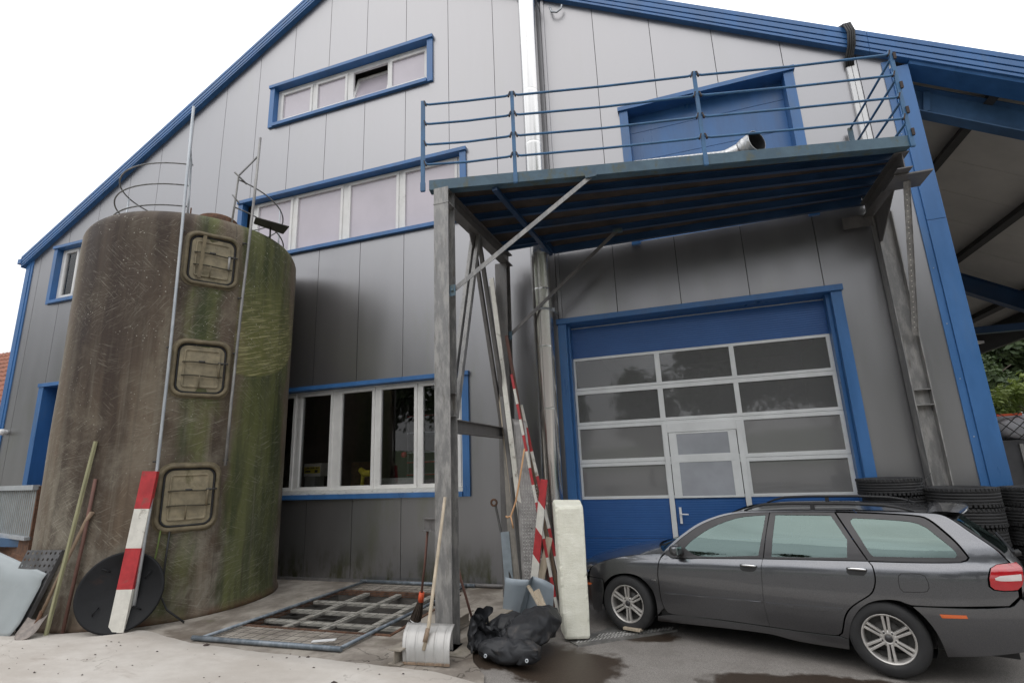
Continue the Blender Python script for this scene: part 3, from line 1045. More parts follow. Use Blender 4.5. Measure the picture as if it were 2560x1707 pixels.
# ------------------------------------------------------------------ flue pipe
fl = thing('flue_pipe', 'tall stainless steel flue pipe running up the silver wall', 'pipe', (2.81, -0.3, 0))
zs = [0.0, 1.31, 2.72, 3.72, 4.70, 5.6, 6.5, 7.44, 8.52, 9.6, 10.7, 12.6]
for za, zb in zip(zs[:-1], zs[1:]):
    b = MB()
    b.lathe((2.81, -.3, 0), [(.160, za + .004), (.163, za + .012), (.163, zb - .05), (.1665, zb - .04), (.1665, zb)], 40)
    b.out('pipe_section', M['inox'], fl, fixn=True)
for zz in (4.33, 10.62):
    b = MB(); b.lathe((2.81, -.3, 0), [(.168, zz - .02), (.172, zz - .02), (.172, zz + .02), (.168, zz + .02)], 32)
    b.box(2.955, 3.02, -.33, -.30, zz - .03, zz + .03); b.box(2.98, 3.0, -.31, 0.0, zz - .012, zz + .012)
    b.out('clamp', M['galvpipe'], fl)

# ------------------------------------------------------------------ steel platform
pf = thing('steel_platform', 'blue steel loading platform on grey posts above the gate', 'platform', (2.2, -2.76, 0))
A = Vector((2.04, -2.85, 0)); Bq = Vector((7.78, -1.57, 0))
dF = (Bq - A).normalized(); nF = Vector((dF.y, -dF.x, 0))


def P3(v, z):
    return (v.x, v.y, z)


b = MB()
b.hexa([P3(A, 5.38), P3(Bq, 5.38), P3(Bq - nF * .05, 5.38), P3(A - nF * .05, 5.38)], [P3(A, 5.525), P3(Bq, 5.525), P3(Bq - nF * .05, 5.525), P3(A - nF * .05, 5.525)])
b.hexa([P3(A - nF * .05, 5.38), P3(Bq - nF * .05, 5.38), P3(Bq - nF * .13, 5.38), P3(A - nF * .13, 5.38)], [P3(A - nF * .05, 5.39), P3(Bq - nF * .05, 5.39), P3(Bq - nF * .13, 5.39), P3(A - nF * .13, 5.39)])
b.out('front_beam', M['blueworn'], pf, bev=.004)
# deck boards between front and back edge
back = lambda t: (Vector((2.2, -.62, 0)) if t < 0.151 else None)
bk0, bk1, bk2, bk3 = Vector((2.17, -.62, 0)), Vector((3.03, -.62, 0)), Vector((3.03, -.2, 0)), Vector((7.65, -.08, 0))
fq = lambda x: A + (Bq - A) * ((x - A.x) / (Bq.x - A.x))
xs_ = [2.06, 3.03] + [3.03 + (7.74 - 3.03) * i / 5 for i in range(1, 6)]
for xa, xb in zip(xs_[:-1], xs_[1:]):
    ya = -.62 if xb < 3.04 else -.17 + .10 * (xa - 3.03) / 4.7
    yb_ = -.62 if xb < 3.04 else -.17 + .10 * (xb - 3.03) / 4.7
    fa, fb = fq(xa) - nF * .05, fq(xb) - nF * .05
    b = MB()
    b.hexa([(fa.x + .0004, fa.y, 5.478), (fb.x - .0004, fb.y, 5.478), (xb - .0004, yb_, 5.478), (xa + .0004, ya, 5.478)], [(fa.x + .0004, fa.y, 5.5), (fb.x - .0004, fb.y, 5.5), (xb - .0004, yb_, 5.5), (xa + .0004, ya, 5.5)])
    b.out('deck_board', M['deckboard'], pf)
for t in (.2, .4, .6, .8):
    pa = Vector((2.2, A.y + (-.3 - A.y) * t, 0)); pb = Vector((7.72, Bq.y + (-.1 - Bq.y) * t, 0))
    if t == .8:
        pa.y = -.75
    b = MB(); b.ibeam(P3(pa, 5.425), P3(pb, 5.425), .10, .06, .008, .006); b.out('joist', M['navy'], pf)
b = MB(); b.bar((2.2, -.64, 5.42), (3.03, -.64, 5.42), .05, .12); b.bar((3.0, -.64, 5.42), (3.0, -.2, 5.42), .06, .12); b.bar((3.03, -.2, 5.42), (7.64, -.1, 5.42), .06, .12)
b.out('rear_beam', M['navy'], pf)
b = MB(); b.bar((2.86, fq(2.86).y + .06, 5.35), (2.98, -.2, 5.35), .07, .05); b.out('cross_beam', M['navy'], pf)
b = MB(); b.ibeam((2.22, -2.84, 5.275), (2.27, -.38, 5.275), .20, .15, .014, .01); b.out('main_beam', M['galvdark'], pf)
b = MB(); b.ibeam((2.215, -2.76, -.0), (2.215, -2.76, 5.375), .20, .20, .014, .01, (0, 1, 0)); b.box(2.11, 2.32, -2.865, -2.66, 5.15, 5.162); b.box(2.09, 2.34, -2.89, -2.63, 0, .012)
b.out('post', M['galv'], pf)
b = MB(); b.ibeam((2.16, -.5, 0), (2.2, -.5, 5.17), .20, .20, .014, .01, (0, 1, 0)); b.out('post', M['galvdark'], pf)
b = MB(); b.ibeam((2.21, -2.66, 2.35), (2.19, -.6, 2.35), .16, .12, .012, .008); b.out('brace_beam', M['galvdark'], pf)
for (foot) in ((2.21, -2.58, 2.45), (2.19, -.62, 2.42)):
    b = MB()
    for dx in (-.045, .045):
        b.bar((2.22 + dx, -1.72, 5.17), (foot[0] + dx, foot[1], foot[2]), .05 if dx < 0 else .05, .075, (0, 1, 0))
    b.out('knee_brace', M['galv'] if foot[1] < -2 else M['galvdark'], pf)
b = MB(); b.prism([(2.215, -2.0, 5.18), (2.215, -1.45, 5.18), (2.215, -1.6, 4.95), (2.215, -1.85, 4.95)], (.012, 0, 0)); b.out('gusset_plate', M['galvdark'], pf)
for (p, q, mt) in (((2.33, -2.8, 3.97), (4.08, -2.39, 5.37), 'galv'), ((2.28, -.52, 3.92), (4.18, -.67, 5.37), 'galvdark')):
    b = MB(); b.bar(p, q, .012, .055); b.bar(Vector(p) + Vector((0, .02, .025)), Vector(q) + Vector((0, .02, .025)), .05, .008)
    b.out('tie_brace', M[mt], pf)
    b = MB(); b.box(p[0] - .06, p[0] + .06, p[1] - .035, p[1] - .025, p[2] - .07, p[2] + .07); b.lathe((p[0] + .02, p[1] - .035, p[2]), [(.018, 0), (.018, .014), (0, .014)], 6, (0, -1, 0))
    b.out('brace_plate', M['blueworn'], pf)
    b = MB(); b.box(q[0] - .07, q[0] + .07, q[1] - .04, q[1] + .05, q[2] - .03, q[2] + .008); b.out('brace_plate', M['blueworn'], pf)
for zz in (2.45, 2.72):
    b = MB(); b.box(2.12, 2.31, -2.74, -2.665, zz, zz + .012); b.out('stiffener', M['galv'], pf)
# right hand bracket and column against the wall
b = MB(); b.ibeam((7.70, -1.48, 5.265), (7.69, -.06, 5.265), .22, .16, .014, .01); b.out('main_beam', M['galvdark'], pf)
b = MB(); b.ibeam((7.83, -.13, -.1), (7.83, -.13, 5.15), .22, .20, .014, .01, (1, 0, 0)); b.out('post', M['galv'], pf)
b = MB(); b.box(7.62, 8.02, -1.36, -.95, 5.125, 5.145) ; b.out('cap_plate', M['galvdark'], pf)
b = MB(); b.prism([(7.72, -1.0, 5.12), (7.72, -.2, 5.12), (7.72, -.2, 4.72), (7.72, -.3, 4.70)], (.012, 0, 0)); b.box(7.35, 7.72, -.12, -.1, 5.02, 5.2); b.out('gusset_plate', M['galvdark'], pf)
p0, p1 = Vector((7.80, -1.18, 5.12)), Vector((7.87, -.27, 3.33))
b = MB(); b.bar(p0, p1, .07, .006, (0, 1, .5)); b.bar(p0 + Vector((.035, .02, 0)), p1 + Vector((.035, .02, 0)), .006, .06, (0, 1, .5))
strut = b.out('perforated_strut', M['galv'], pf)
b = MB()
for i in range(26):
    c = p0.lerp(p1, .08 + .86 * i / 25) + Vector((-.005, -.006, -.004))
    b.lathe(c, [(.008, 0), (0, .001)], 6, (0, -1, -.5))
o = b.out('bolt_holes', M['whitepaint'], strut); o['kind'] = 'stuff'
for zz in (2.42, 2.62):
    b = MB(); b.box(7.735, 7.925, -.235, -.03, zz, zz + .012); b.out('stiffener', M['galv'], pf)
# railings
M['clip'] = pmat('brown_clip', (.055, .04, .035), .7, .2, .3)
RZ = (6.64, 6.34, 6.03, 5.735)
posts = [(1.965, -2.875), (3.15, -2.612), (5.46, -2.097), (7.785, -1.575)]
for (x, y) in posts:
    wv_ = .028 if x < 2 else .024
    b = MB(); b.obox((x, y, (5.36 + 6.72) / 2), dF * wv_, nF * .012, (0, 0, .68)); b.obox((x, y, 5.43), dF * (wv_ + .004), nF * .016, (0, 0, .06))
    b.out('rail_post', M['bluerail'], pf, bev=.003)
for (a, c) in zip(posts[:-1], posts[1:]):
    pa, pc = Vector((*a, 0)) + nF * .02, Vector((*c, 0)) + nF * .02
    for z in RZ:
        s = .006 * math.sin(z * 17 + a[0])
        b = MB()
        b.tube([P3(pa + dF * .028, z + .045), P3(pa + dF * .045, z + .01), P3(pa + dF * .09, z), P3(pa.lerp(pc, .5), z - .012 + s), P3(pc - dF * .09, z), P3(pc - dF * .045, z + .01), P3(pc - dF * .028, z + .045)], .0155, 8)
        rl = b.out('rail', M['bluerail'], pf)
        for q, sg in ((pa, 1), (pc, -1)):
            b = MB(); b.obox(q + dF * sg * .035 + Vector((0, 0, z + .022)), dF * .009, nF * .018, dF * (-.012 * sg) + Vector((0, 0, .036)))
            b.out('rail_clip', M['clip'], rl, bev=.003)
for z in RZ:
    b = MB(); b.tube([(7.785, -1.56, z - .03), (7.70, -.12, z - .03)], .0155, 8); b.out('rail', M['bluerail'], pf)
b = MB(); b.box(7.66, 7.72, -.12, -.085, 5.4, 6.62); b.out('rail_post', M['blueworn'], pf)
for z in (6.62, 6.2, 5.85, 5.55):
    b = MB(); b.box(7.80, 7.83, -1.60, -1.57, z - .045, z + .045); b.out('rail_clip', M['clip'], pf)

# aluminium duct lying on the platform
dm = NT('crinkled_aluminium')
wv = dm.new('ShaderNodeTexWave'); wv.bands_direction = 'X'; wv.inputs['Scale'].default_value = 6; wv.inputs['Distortion'].default_value = 1.5
dm.link(dm.tc.outputs['Object'], wv.inputs['Vector'])
dm.set(Base_Color=(0.6, 0.6, 0.6), Metallic=.8, Roughness=.35).bump(wv.outputs['Fac'], .5, .01)
b = MB()
pts = [(4.6, -2.08, 5.57), (4.9, -2.02, 5.575), (5.2, -1.95, 5.58), (5.5, -1.88, 5.59), (5.72, -1.80, 5.61), (5.9, -1.78, 5.635), (6.03, -1.84, 5.66), (6.10, -1.92, 5.665)]
path = []
for p, q in zip(pts[:-1], pts[1:]):
    for i in range(8):
        path.append(Vector(p).lerp(Vector(q), i / 8))
rr = [(.062 + .075 * sst(.5, .85, i / len(path))) * (1 + .03 * (i % 2)) for i in range(len(path))]
b.tube(path, rr, 20, caps=False)
b.mi = 1
inn = path[-12:]
b.tube(inn, [r_ * .975 for r_ in rr[-12:]], 20, caps=False)  # dark lining and end disc paint the shade inside the open duct
b.lathe(inn[0], [(0, 0), (.13, .001)], 20, inn[1] - inn[0])
o = b.out('duct', [dm.m, M['seam']], None, solid=.003)
setorigin(o, (5.2, -1.97, 5.5))
tag(o, 'crinkled aluminium duct lying open ended on the blue platform', 'duct')

# ------------------------------------------------------------------ storage tank
TC, TR = Vector((-3.3, -1.67, 0)), 1.66
n = NT('weathered_fibreglass')
sp = n.new('ShaderNodeSeparateXYZ')
n.link(n.tc.outputs['Object'], sp.inputs[0])
ang = n.math('ARCTAN2', sp.outputs['X'], n.math('MULTIPLY', sp.outputs['Y'], -1.0))
uv = n.new('ShaderNodeCombineXYZ')
n.link(n.math('MULTIPLY', ang, TR), uv.inputs[0])
n.link(sp.outputs['Z'], uv.inputs[1])


def uvmap(sc, rot=0.0):
    mp = n.new('ShaderNodeMapping')
    mp.vector_type = 'TEXTURE'
    mp.inputs['Rotation'].default_value = (0, 0, rot)
    mp.inputs['Scale'].default_value = (1 / sc[0], 1 / sc[1], 1)
    n.link(uv.outputs[0], mp.inputs[0])
    return mp.outputs[0]


streak = n.noise(1.0, 6, 0.6, uvmap((1.5, .13)))
streak2 = n.noise(1.0, 5, 0.65, uvmap((4.5, .22)))
blot = n.noise(1.3, 8, 0.70, uvmap((1.0, .8)), .3)
c = n.mix(n.ramp(streak, .38, .62), (0.058, 0.042, 0.032), (0.150, 0.113, 0.080))
c = n.mix(n.ramp(streak2, .50, .66, 0, .55), c, (0.20, 0.175, 0.135))
c = n.mix(n.ramp(blot, .46, .66, 0, .6), c, (0.21, 0.18, 0.135))
# broad stains: purple-brown band high up, paler grey towards the foot and the far left
band = n.math('MULTIPLY', n.math('MULTIPLY', n.ramp(ang, -.45, -.1), n.ramp(ang, .45, .72, 1, 0)), n.ramp(sp.outputs['Z'], 2.2, 4.2))
c = n.mix(n.math('MULTIPLY', n.math('MULTIPLY', band, n.ramp(streak2, .28, .5, 1, .6)), .9), c, (0.030, 0.021, 0.020))
gz_ = n.math('ADD', n.ramp(sp.outputs['Z'], 0.3, 3.2, .6, 0), n.math('MULTIPLY', n.ramp(ang, -.95, -.62, .0, .65), n.ramp(ang, -.5, -.3, 1, 0)))
c = n.mix(n.math('MULTIPLY', gz_, n.ramp(blot, .38, .58)), c, (0.27, 0.25, 0.205))
# algae: right hand side, streaks by the hatches, and the foot
ga = n.noise(1.0, 7, .65, uvmap((1.3, .45)), .4)
gm = n.math('ADD', n.math('MULTIPLY', n.ramp(ang, 1.14, 1.42, 0, .80), n.ramp(ang, 1.80, 2.2, 1, .30)), n.math('MULTIPLY', n.ramp(ang, .70, .9, 0, .52), n.ramp(ang, 1.05, 1.25, 1, 0)))
gf = n.ramp(n.math('ADD', gm, n.math('MULTIPLY', n.math('SUBTRACT', ga, .5), 1.9)), .22, .70)
gs = n.noise(1.0, 5, .6, uvmap((5, .6)))
green = n.mix(n.ramp(gs, .35, .65), (0.034, 0.052, 0.016), (0.112, 0.128, 0.040))
c = n.mix(n.math('MULTIPLY', gf, .78), c, green)
# spray-cleaned fan with pale strokes whose lower edge is an arc
fan = n.math('MULTIPLY', n.ramp(n.math('SUBTRACT', sp.outputs['Z'], n.math('MULTIPLY', n.math('POWER', n.math('SUBTRACT', ang, 1.38), 2.0), .95)), 3.39, 3.43), n.ramp(ang, 1.24, 1.28))
fan = n.math('MULTIPLY', fan, n.ramp(sp.outputs['Z'], 3.9, 5.3, 1, 0))
c = n.mix(n.math('MULTIPLY', fan, .5), c, (0.19, 0.185, 0.06))
fl_ = n.noise(1.0, 4, .6, uvmap((2.6, 34), rad(18)))
c = n.mix(n.math('MULTIPLY', n.ramp(fl_, .5, .62, 0, .8), fan), c, (0.36, 0.34, 0.17))
# glass fibre strokes in several directions
for k_, (ro, sc, am) in enumerate(((rad(-18), (3.4, 56), .34), (rad(24), (3.0, 52), .38), (rad(-42), (3.8, 54), .32), (rad(6), (2.0, 60), .26), (rad(58), (3.8, 52), .26))):
    q = n.noise(1.0, 3, .6, uvmap(sc, ro))
    mp_ = n.new('ShaderNodeMapping'); mp_.inputs['Location'].default_value = (k_ * 3.7, k_ * 1.3, k_); mp_.inputs['Scale'].default_value = (.9, .8, 1)
    n.link(uv.outputs[0], mp_.inputs[0])
    area = n.ramp(n.noise(1.0, 4, .6, mp_.outputs[0]), .47, .60)
    c = n.mix(n.math('MULTIPLY', n.ramp(q, .57, .66, 0, am), area), c, (0.36, 0.335, 0.27))
    q2 = n.noise(1.0, 3, .6, uvmap((sc[0] * 1.2, sc[1] * .8), ro + .12))
    c = n.mix(n.math('MULTIPLY', n.ramp(q2, .57, .68, 0, am * .7), area), c, (0.045, 0.036, 0.027))
# pale lichen specks
vo = n.new('ShaderNodeTexVoronoi')
vo.inputs['Scale'].default_value = 9
n.link(uvmap((1, 1)), vo.inputs['Vector'])
vo2 = n.new('ShaderNodeTexVoronoi')
vo2.inputs['Scale'].default_value = 17
n.link(uvmap((1, 1)), vo2.inputs['Vector'])
spk = n.math('MULTIPLY', n.math('MAXIMUM', n.ramp(vo.outputs['Distance'], .06, .11, 1, 0), n.ramp(vo2.outputs['Distance'], .08, .13, 1, 0)), n.ramp(n.noise(1.1, 4, .6, uvmap((1, 1))), .44, .56))
c = n.mix(n.math('MULTIPLY', spk, n.ramp(sp.outputs['Z'], 1.5, 4.5, .3, .9)), c, (0.42, 0.40, 0.34))
# reddish brown at the very foot
c = n.mix(n.math('MULTIPLY', n.ramp(sp.outputs['Z'], .02, .16, .9, 0), n.ramp(blot, .35, .6)), c, (0.10, 0.05, 0.03))
# rain runs
run = n.noise(1.0, 5, .65, uvmap((9, .16)))
c = n.mix(n.math('MULTIPLY', n.ramp(run, .54, .68, 0, .5), n.ramp(streak2, .4, .6)), c, (0.040, 0.031, 0.024))
c = n.mix(n.ramp(n.noise(1.0, 5, .65, uvmap((7, .2))), .60, .72, 0, .35), c, (0.24, 0.215, 0.165))
n.b.inputs['Specular IOR Level'].default_value = .22
n.set(Base_Color=c, Roughness=n.ramp(blot, .3, .7, .6, .8))
n.bump(n.math('ADD', n.math('MULTIPLY', n.noise(1.0, 4, .6, uvmap((2, 26), rad(-12))), .6), n.noise(1.0, 5, .6, uvmap((3, 2)))), .35, .012)
M['tank'] = n.m
M['hatch'] = pmat('mossy_hatch_lid', (0.25, 0.212, 0.14), .8, 0, .25, 6.0, (0.09, 0.08, 0.035), .85, bump=.3)
M['hatchrim'] = pmat('mossy_hatch_rim', (0.150, 0.122, 0.075), .8, 0, .3, 7.0, (0.07, 0.066, 0.025), .7, bump=.4)
M['darkmoss'] = pmat('dark_mossy_iron', (.055, .047, .03), .8)
M['ring'] = galv('zinc_guard_rail', (0.2, 0.2, 0.2), (0.3, .3, .3), .3)

tk = thing('storage_tank', 'round fibreglass storage tank streaked brown and green with algae', 'tank', TC)
prof = [(1.67, 0), (1.685, .02), (1.675, .06), (1.66, .10)] + [(1.66, .25 + .25 * i) for i in range(22)]
for i in range(1, 10):
    a = rad(10 * i)
    prof.append((1.36 + .30 * math.cos(a), 5.68 + .32 * math.sin(a)))
prof += [(1.0, 6.06), (.6, 6.10), (0, 6.12)]
b = MB(); b.lathe(TC, prof, 96)
for v in b.bm.verts:     # hand laid surface: slightly uneven
    d = (v.co - TC); d.z = 0
    if d.length > .2:
        v.co += d.normalized() * .012 * noise.noise(Vector((v.co.x * 1.1, v.co.y * 1.1, v.co.z * .8)))
b.out('tank_shell', M['tank'], tk)


def cylp(u, z, d=0.0, a0=57.2):
    a = rad(a0) + u / TR
    return TC + Vector((math.sin(a) * (TR + d), -math.cos(a) * (TR + d), z))


def rrect(hw, hh, r, k=5):
    pts = []
    for cx, cz, s in ((hw - r, hh - r, 0), (-hw + r, hh - r, 90), (-hw + r, -hh + r, 180), (hw - r, -hh + r, 270)):
        for i in range(k + 1):
            a = rad(s + 90 * i / k)
            pts.append((cx + r * math.cos(a), cz + r * math.sin(a)))
    return pts


def pillow(b, hw, hh, r, zc, layers, wob=0):
    """closed stack of rounded-rectangle rings on the tank wall; layers = (scale inset, depth)"""
    rings = []
    for ins, d in layers:
        rings.append([b.bm.verts.new(cylp(x, zc + z, d)) for x, z in rrect(hw - ins, hh - ins, max(.02, r - ins))])
    for A_, B_ in zip(rings[:-1], rings[1:]):
        m = len(A_)
        for i in range(m):
            f = b.bm.faces.new((A_[i], A_[(i + 1) % m], B_[(i + 1) % m], B_[i]))
    return rings


for hi, (z0, z1) in enumerate(((4.76, 5.57), (3.04, 3.84), (1.18, 2.03))):
    zc, hh, hw = (z0 + z1) / 2, (z1 - z0) / 2, .35
    b = MB()
    rings = pillow(b, hw - .055, hh - .055, .10, zc, [(0, -.02), (0, .0), (.005, .012), (.055, .014), (.062, .03), (.075, .032), (.09, .016), (.105, .012)])
    cc = b.bm.verts.new(cylp(0, zc, .010))
    R_ = rings[-1]
    for i in range(len(R_)):
        b.bm.faces.new((R_[i], R_[(i + 1) % len(R_)], cc))
    h_ = b.out('hatch', M['hatch'], tk)
    b = MB()
    path = [cylp(x, zc + z, .035) for x, z in rrect(hw, hh, .15, 6)]
    b.tube(path, .030, 8, closed=True)
    pillow(b, hw + .05, hh + .05, .18, zc, [(0, -.02), (.0, .012), (.035, .022)])
    b.out('rim', M['hatchrim'], h_)
    b = MB(); b.tube([cylp(x, zc + z, .012) for x, z in rrect(hw - .043, hh - .043, .115, 6)], .011, 6, closed=True); b.out('gap_shade_ring', M['seam'], h_)  # dark ring, its colour standing in for shade in the rim gap
    for dz in (.085, -.115):
        b = MB()
        b.tube([cylp(-.25 + .52 * i / 6, zc + dz + .006 * math.sin(i), .05) for i in range(7)], .011, 6)
        b.out('latch_bar', M['darkmoss'], h_)
    for (qa, qb, rq, mt_) in ((cylp(-.02, zc - .115, .055), cylp(-.02, zc - .30, .04), .011, 'hatchrim'), (cylp(-.05, zc + .10, .06), cylp(.03, zc + .10, .06), .014, 'darksteel'),
                              (cylp(.20, zc + .095, .06), cylp(.33, zc + .095, .075), .013, 'darksteel'), (cylp(.22, zc + .09, .06), cylp(.22, zc - .12, .06), .017, 'galv' if hi == 0 else 'hatchrim')):
        b = MB(); b.tube([qa, qb], rq, 6); b.out('latch_lever', M[mt_], h_)
    if hi == 0:
        b = MB(); b.bar(cylp(-.13, zc + .37, .06), cylp(-.16, zc - .33, .06), .05, .025, (0.8, -.5, 0)); b.out('handle_bar', M['hatchrim'], h_)


def cyl2(a, z, r):
    return TC + Vector((math.sin(rad(a)) * r, -math.cos(rad(a)) * r, z))


b = MB()
b.tube([cyl2(41.0, 7.73, 1.74), cyl2(41.6, 6.6, 1.745), cyl2(42.6, 5.0, 1.745), cyl2(43.4, 3.4, 1.745), cyl2(43.6, 2.0, 1.75), cyl2(43.0, 1.4, 1.84), Vector((-2.02, -3.09, .31))], .0215, 8)
b.tube([cyl2(41.0, 7.72, 1.73), cyl2(40.6, 7.14, 1.66), cyl2(40.8, 6.89, 1.45), cyl2(41.6, 6.3, 1.42), cyl2(42, 5.86, 1.40)], .017, 8)
b.tube([cyl2(40.4, 7.14, 1.72), cyl2(41, 6.88, 1.42)], .014, 6)
b.out('ladder_rail', M['galvpipe'], tk)
b = MB()
b.tube([cyl2(75, 7.57, 1.745), cyl2(74.4, 6.4, 1.745), cyl2(72.6, 4.6, 1.745), cyl2(71.6, 3.0, 1.745), cyl2(71.4, 2.02, 1.745)], .0215, 8)
b.tube([cyl2(74.6, 7.2, 1.72), cyl2(69.3, 6.89, 1.42), cyl2(68.6, 6.4, 1.42), cyl2(67.9, 5.9, 1.40)], .016, 8)
b.tube([cyl2(66.5, 6.93, 1.42), cyl2(75, 6.78, 1.44)], .015, 6)
b.tube([cyl2(66.5, 6.5, 1.42), cyl2(71, 6.38, 1.44)], .013, 6)
b.out('ladder_rail', M['galv'], tk)
b = MB()
for z in (5.56, 4.62, 3.72, 2.1):
    for a in ((42.6, 71.8)):
        b.tube([cyl2(a, z, 1.64), cyl2(a, z, 1.76)], .010, 6)
        b.tube([cyl2(a - 1.2, z, 1.72), cyl2(a + 1.2, z, 1.72)], .013, 6)
b.out('rail_bracket', M['darksteel'], tk)
for z, r, a0, a1 in ((6.93, 1.30, 41, -190), (6.53, 1.33, 41, -150), (6.15, 1.34, 41, -130), (6.85, 1.36, 70, 170), (6.3, 1.40, 68, 150)):
    b = MB(); b.tube([cyl2(a0 + (a1 - a0) * i / 40, z + (0.0 if a1 < 0 else -.12 * (i / 40)), r) for i in range(41)], .0125, 7)
    b.out('guard_hoop', M['ring'], tk)
for a in (-62, -150, 128):
    b = MB(); b.tube([cyl2(a, 5.85, 1.32), cyl2(a, 6.95, 1.30)], .014, 7); b.out('guard_post', M['galvpipe'], tk)
b = MB(); b.lathe(TC + Vector((.95, -.5, 0)), [(.30, 5.98), (.31, 6.10), (.27, 6.13), (0, 6.15)], 24); b.tube([cyl2(40, 6.0, 1.2), cyl2(40, 6.2, 1.2)], .012, 6); b.tube([cyl2(42, 6.0, 1.2), cyl2(42, 6.2, 1.2)], .012, 6)
b.out('manhole_cover', M['rust'], tk)
b = MB(); b.hexa([(-1.74, -1.96, 6.16), (-1.36, -1.58, 6.08), (-1.73, -1.32, 6.12), (-2.05, -1.7, 6.22)], [(-1.74, -1.96, 6.172), (-1.36, -1.58, 6.092), (-1.73, -1.32, 6.132), (-2.05, -1.7, 6.232)])
b.tube([(-1.75, -1.6, 5.9), (-1.74, -1.62, 6.13)], .015, 6)
o = b.out('lid_plate', M['darksteel'], tk)
b = MB(); b.tube([cylp(-.28, 1.2, .05), cylp(-.30, .9, .06), cylp(-.33, .65, .09), cylp(-.36, .42, .12), cylp(-.33, .28, .13)], .011, 6); b.out('hose', M['greenhose'], tk)
b = MB(); b.tube([cylp(-.18, 1.16, .05), cylp(-.19, .8, .05), cylp(-.2, .35, .06), cylp(-.12, .18, .1), cylp(.06, .015, .22)], .013, 6); b.out('hose', M['black'], tk)

# ------------------------------------------------------------------ things leaning on the tank
# black round lid
c0 = cyl2(36.5, .48, 1.845); axd = (cyl2(36.5, 0, 1.0) - TC).normalized(); axd = (axd + Vector((0, 0, .24))).normalized()
b = MB(); b.lathe(c0, [(0, -.012), (.47, -.012), (.485, 0), (.485, .016), (.46, .02), (.45, .012), (0, .012)], 48, axd)
M['blacklid'] = pmat('tarred_black_iron', (0.011, 0.0115, 0.013), .6, 0, .3, 5, (0.05, 0.026, 0.017), .6, bump=.3, bsc=25, spec=.25)
lid = b.out('round_lid', M['blacklid']); setorigin(lid, (c0.x, c0.y, 0)); tag(lid, 'black round iron lid standing on edge against the tank', 'lid')
for (du, dv, ro) in ((-.2, .27, .4), (.28, .18, 2.2), (.22, -.2, .5), (-.22, -.2, 2.1)):
    s = axd.cross(Vector((0, 0, 1))).normalized(); u = s.cross(axd)
    p = c0 - s * du + u * dv + axd * .02 - Vector((c0.x, c0.y, 0))
    dd = s * math.cos(ro) + u * math.sin(ro)
    b = MB(); b.tube([p - dd * .05, p - dd * .04 + axd * .02, p + dd * .04 + axd * .02, p + dd * .05], .008, 6); o = b.out('lug', M['blacklid'], lid)


def striped(name, p0, p1, wdt, thk, k, label, cat, face=(0, -1, 0), first='r', slant=0.0, group=None):
    """board with k red and white bands, from p0 (top) to p1 (foot)"""
    p0, p1 = Vector(p0), Vector(p1)
    d = (p1 - p0); dn = d.normalized()
    s = dn.cross(Vector(face)).normalized(); f = s.cross(dn)
    b = MB()
    for i in range(k):
        b.mi = (0 if (i % 2 == 0) == (first == 'r') else 1)
        ta, tb = i / k, (i + 1) / k
        sa = 0 if i == 0 else slant
        sb = 0 if i == k - 1 else slant
        A_ = p0 + d * ta; B_ = p0 + d * tb
        b.hexa([B_ - s * wdt / 2 - f * thk / 2 + dn * sb, B_ + s * wdt / 2 - f * thk / 2 - dn * sb, B_ + s * wdt / 2 + f * thk / 2 - dn * sb, B_ - s * wdt / 2 + f * thk / 2 + dn * sb],
               [A_ - s * wdt / 2 - f * thk / 2 + dn * sa, A_ + s * wdt / 2 - f * thk / 2 - dn * sa, A_ + s * wdt / 2 + f * thk / 2 - dn * sa, A_ - s * wdt / 2 + f * thk / 2 + dn * sa])
    o = b.out(name, [M['redpaint'], M['whitepaint']])
    setorigin(o, p1)
    return tag(o, label, cat, group)


striped('warning_board', (-2.12, -3.0, 1.97), (-2.115, -3.2, .03), .185, .07, 4, 'wide red and white banded plank leaning on the tank ladder', 'plank', face=(.45, -.9, .1))


def stick(name, pts, r, mat, label, cat, seg=8):
    b = MB(); b.tube(pts, r, seg)
    o = b.out(name, mat)
    setorigin(o, min((Vector(p) for p in pts), key=lambda v: v.z))
    return tag(o, label, cat)


b = MB(); b.bar((-2.835, -3.30, 2.40), (-2.985, -3.46, 0), .042, .036, (0, 1, 0)); o = b.out('wooden_pole', M['greenwood'], bev=.004); setorigin(o, (-2.985, -3.46, 0)); tag(o, 'long pale greenish wooden pole leaning left of the black lid', 'pole')
stick('iron_bar', [(-2.77, -3.275, 1.9), (-2.80, -3.30, 1.1), (-2.86, -3.35, 0)], .022, M['brownstick'], 'thin dark rusty iron bar leaning on the tank', 'bar')
sv = thing('spade', 'pointed spade with wooden handle and dirty blade on the ground', 'spade', (-3.1, -3.6, 0))
b = MB(); b.tube([(-2.75, -3.27, 1.47), (-2.80, -3.30, 1.36), (-2.97, -3.40, .75), (-3.10, -3.47, .28)], [.032, .024, .02, .021], 8); b.out('handle', M['wood'], sv)


def bladef(u, v):
    x = (u - .5) * (.25 if v < .55 else .25 * math.sqrt(max(0, 1 - ((v - .55) / .45) ** 2)) + .012)
    p = Vector((-3.13, -3.49, .20)).lerp(Vector((-3.07, -3.68, .012)), v)
    s = Vector((.86, .30, .1)).normalized()
    return p + s * x + Vector((0, .0, .05 * (abs(u - .5) * 2) ** 2 * (1 - v)))


M['dirtysteel'] = pmat('dirty_steel', (.22, .19, .17), .6, .2, .3, 14, (.36, .33, .28), .6)
b = MB(); b.grid(bladef, 8, 10); b.out('blade', M['dirtysteel'], sv, solid=.005)
b = MB(); b.tube([(-3.10, -3.47, .30), (-3.125, -3.485, .2), (-3.12, -3.52, .16)], [.024, .022, .012], 8); b.out('socket', M['rust'], sv)

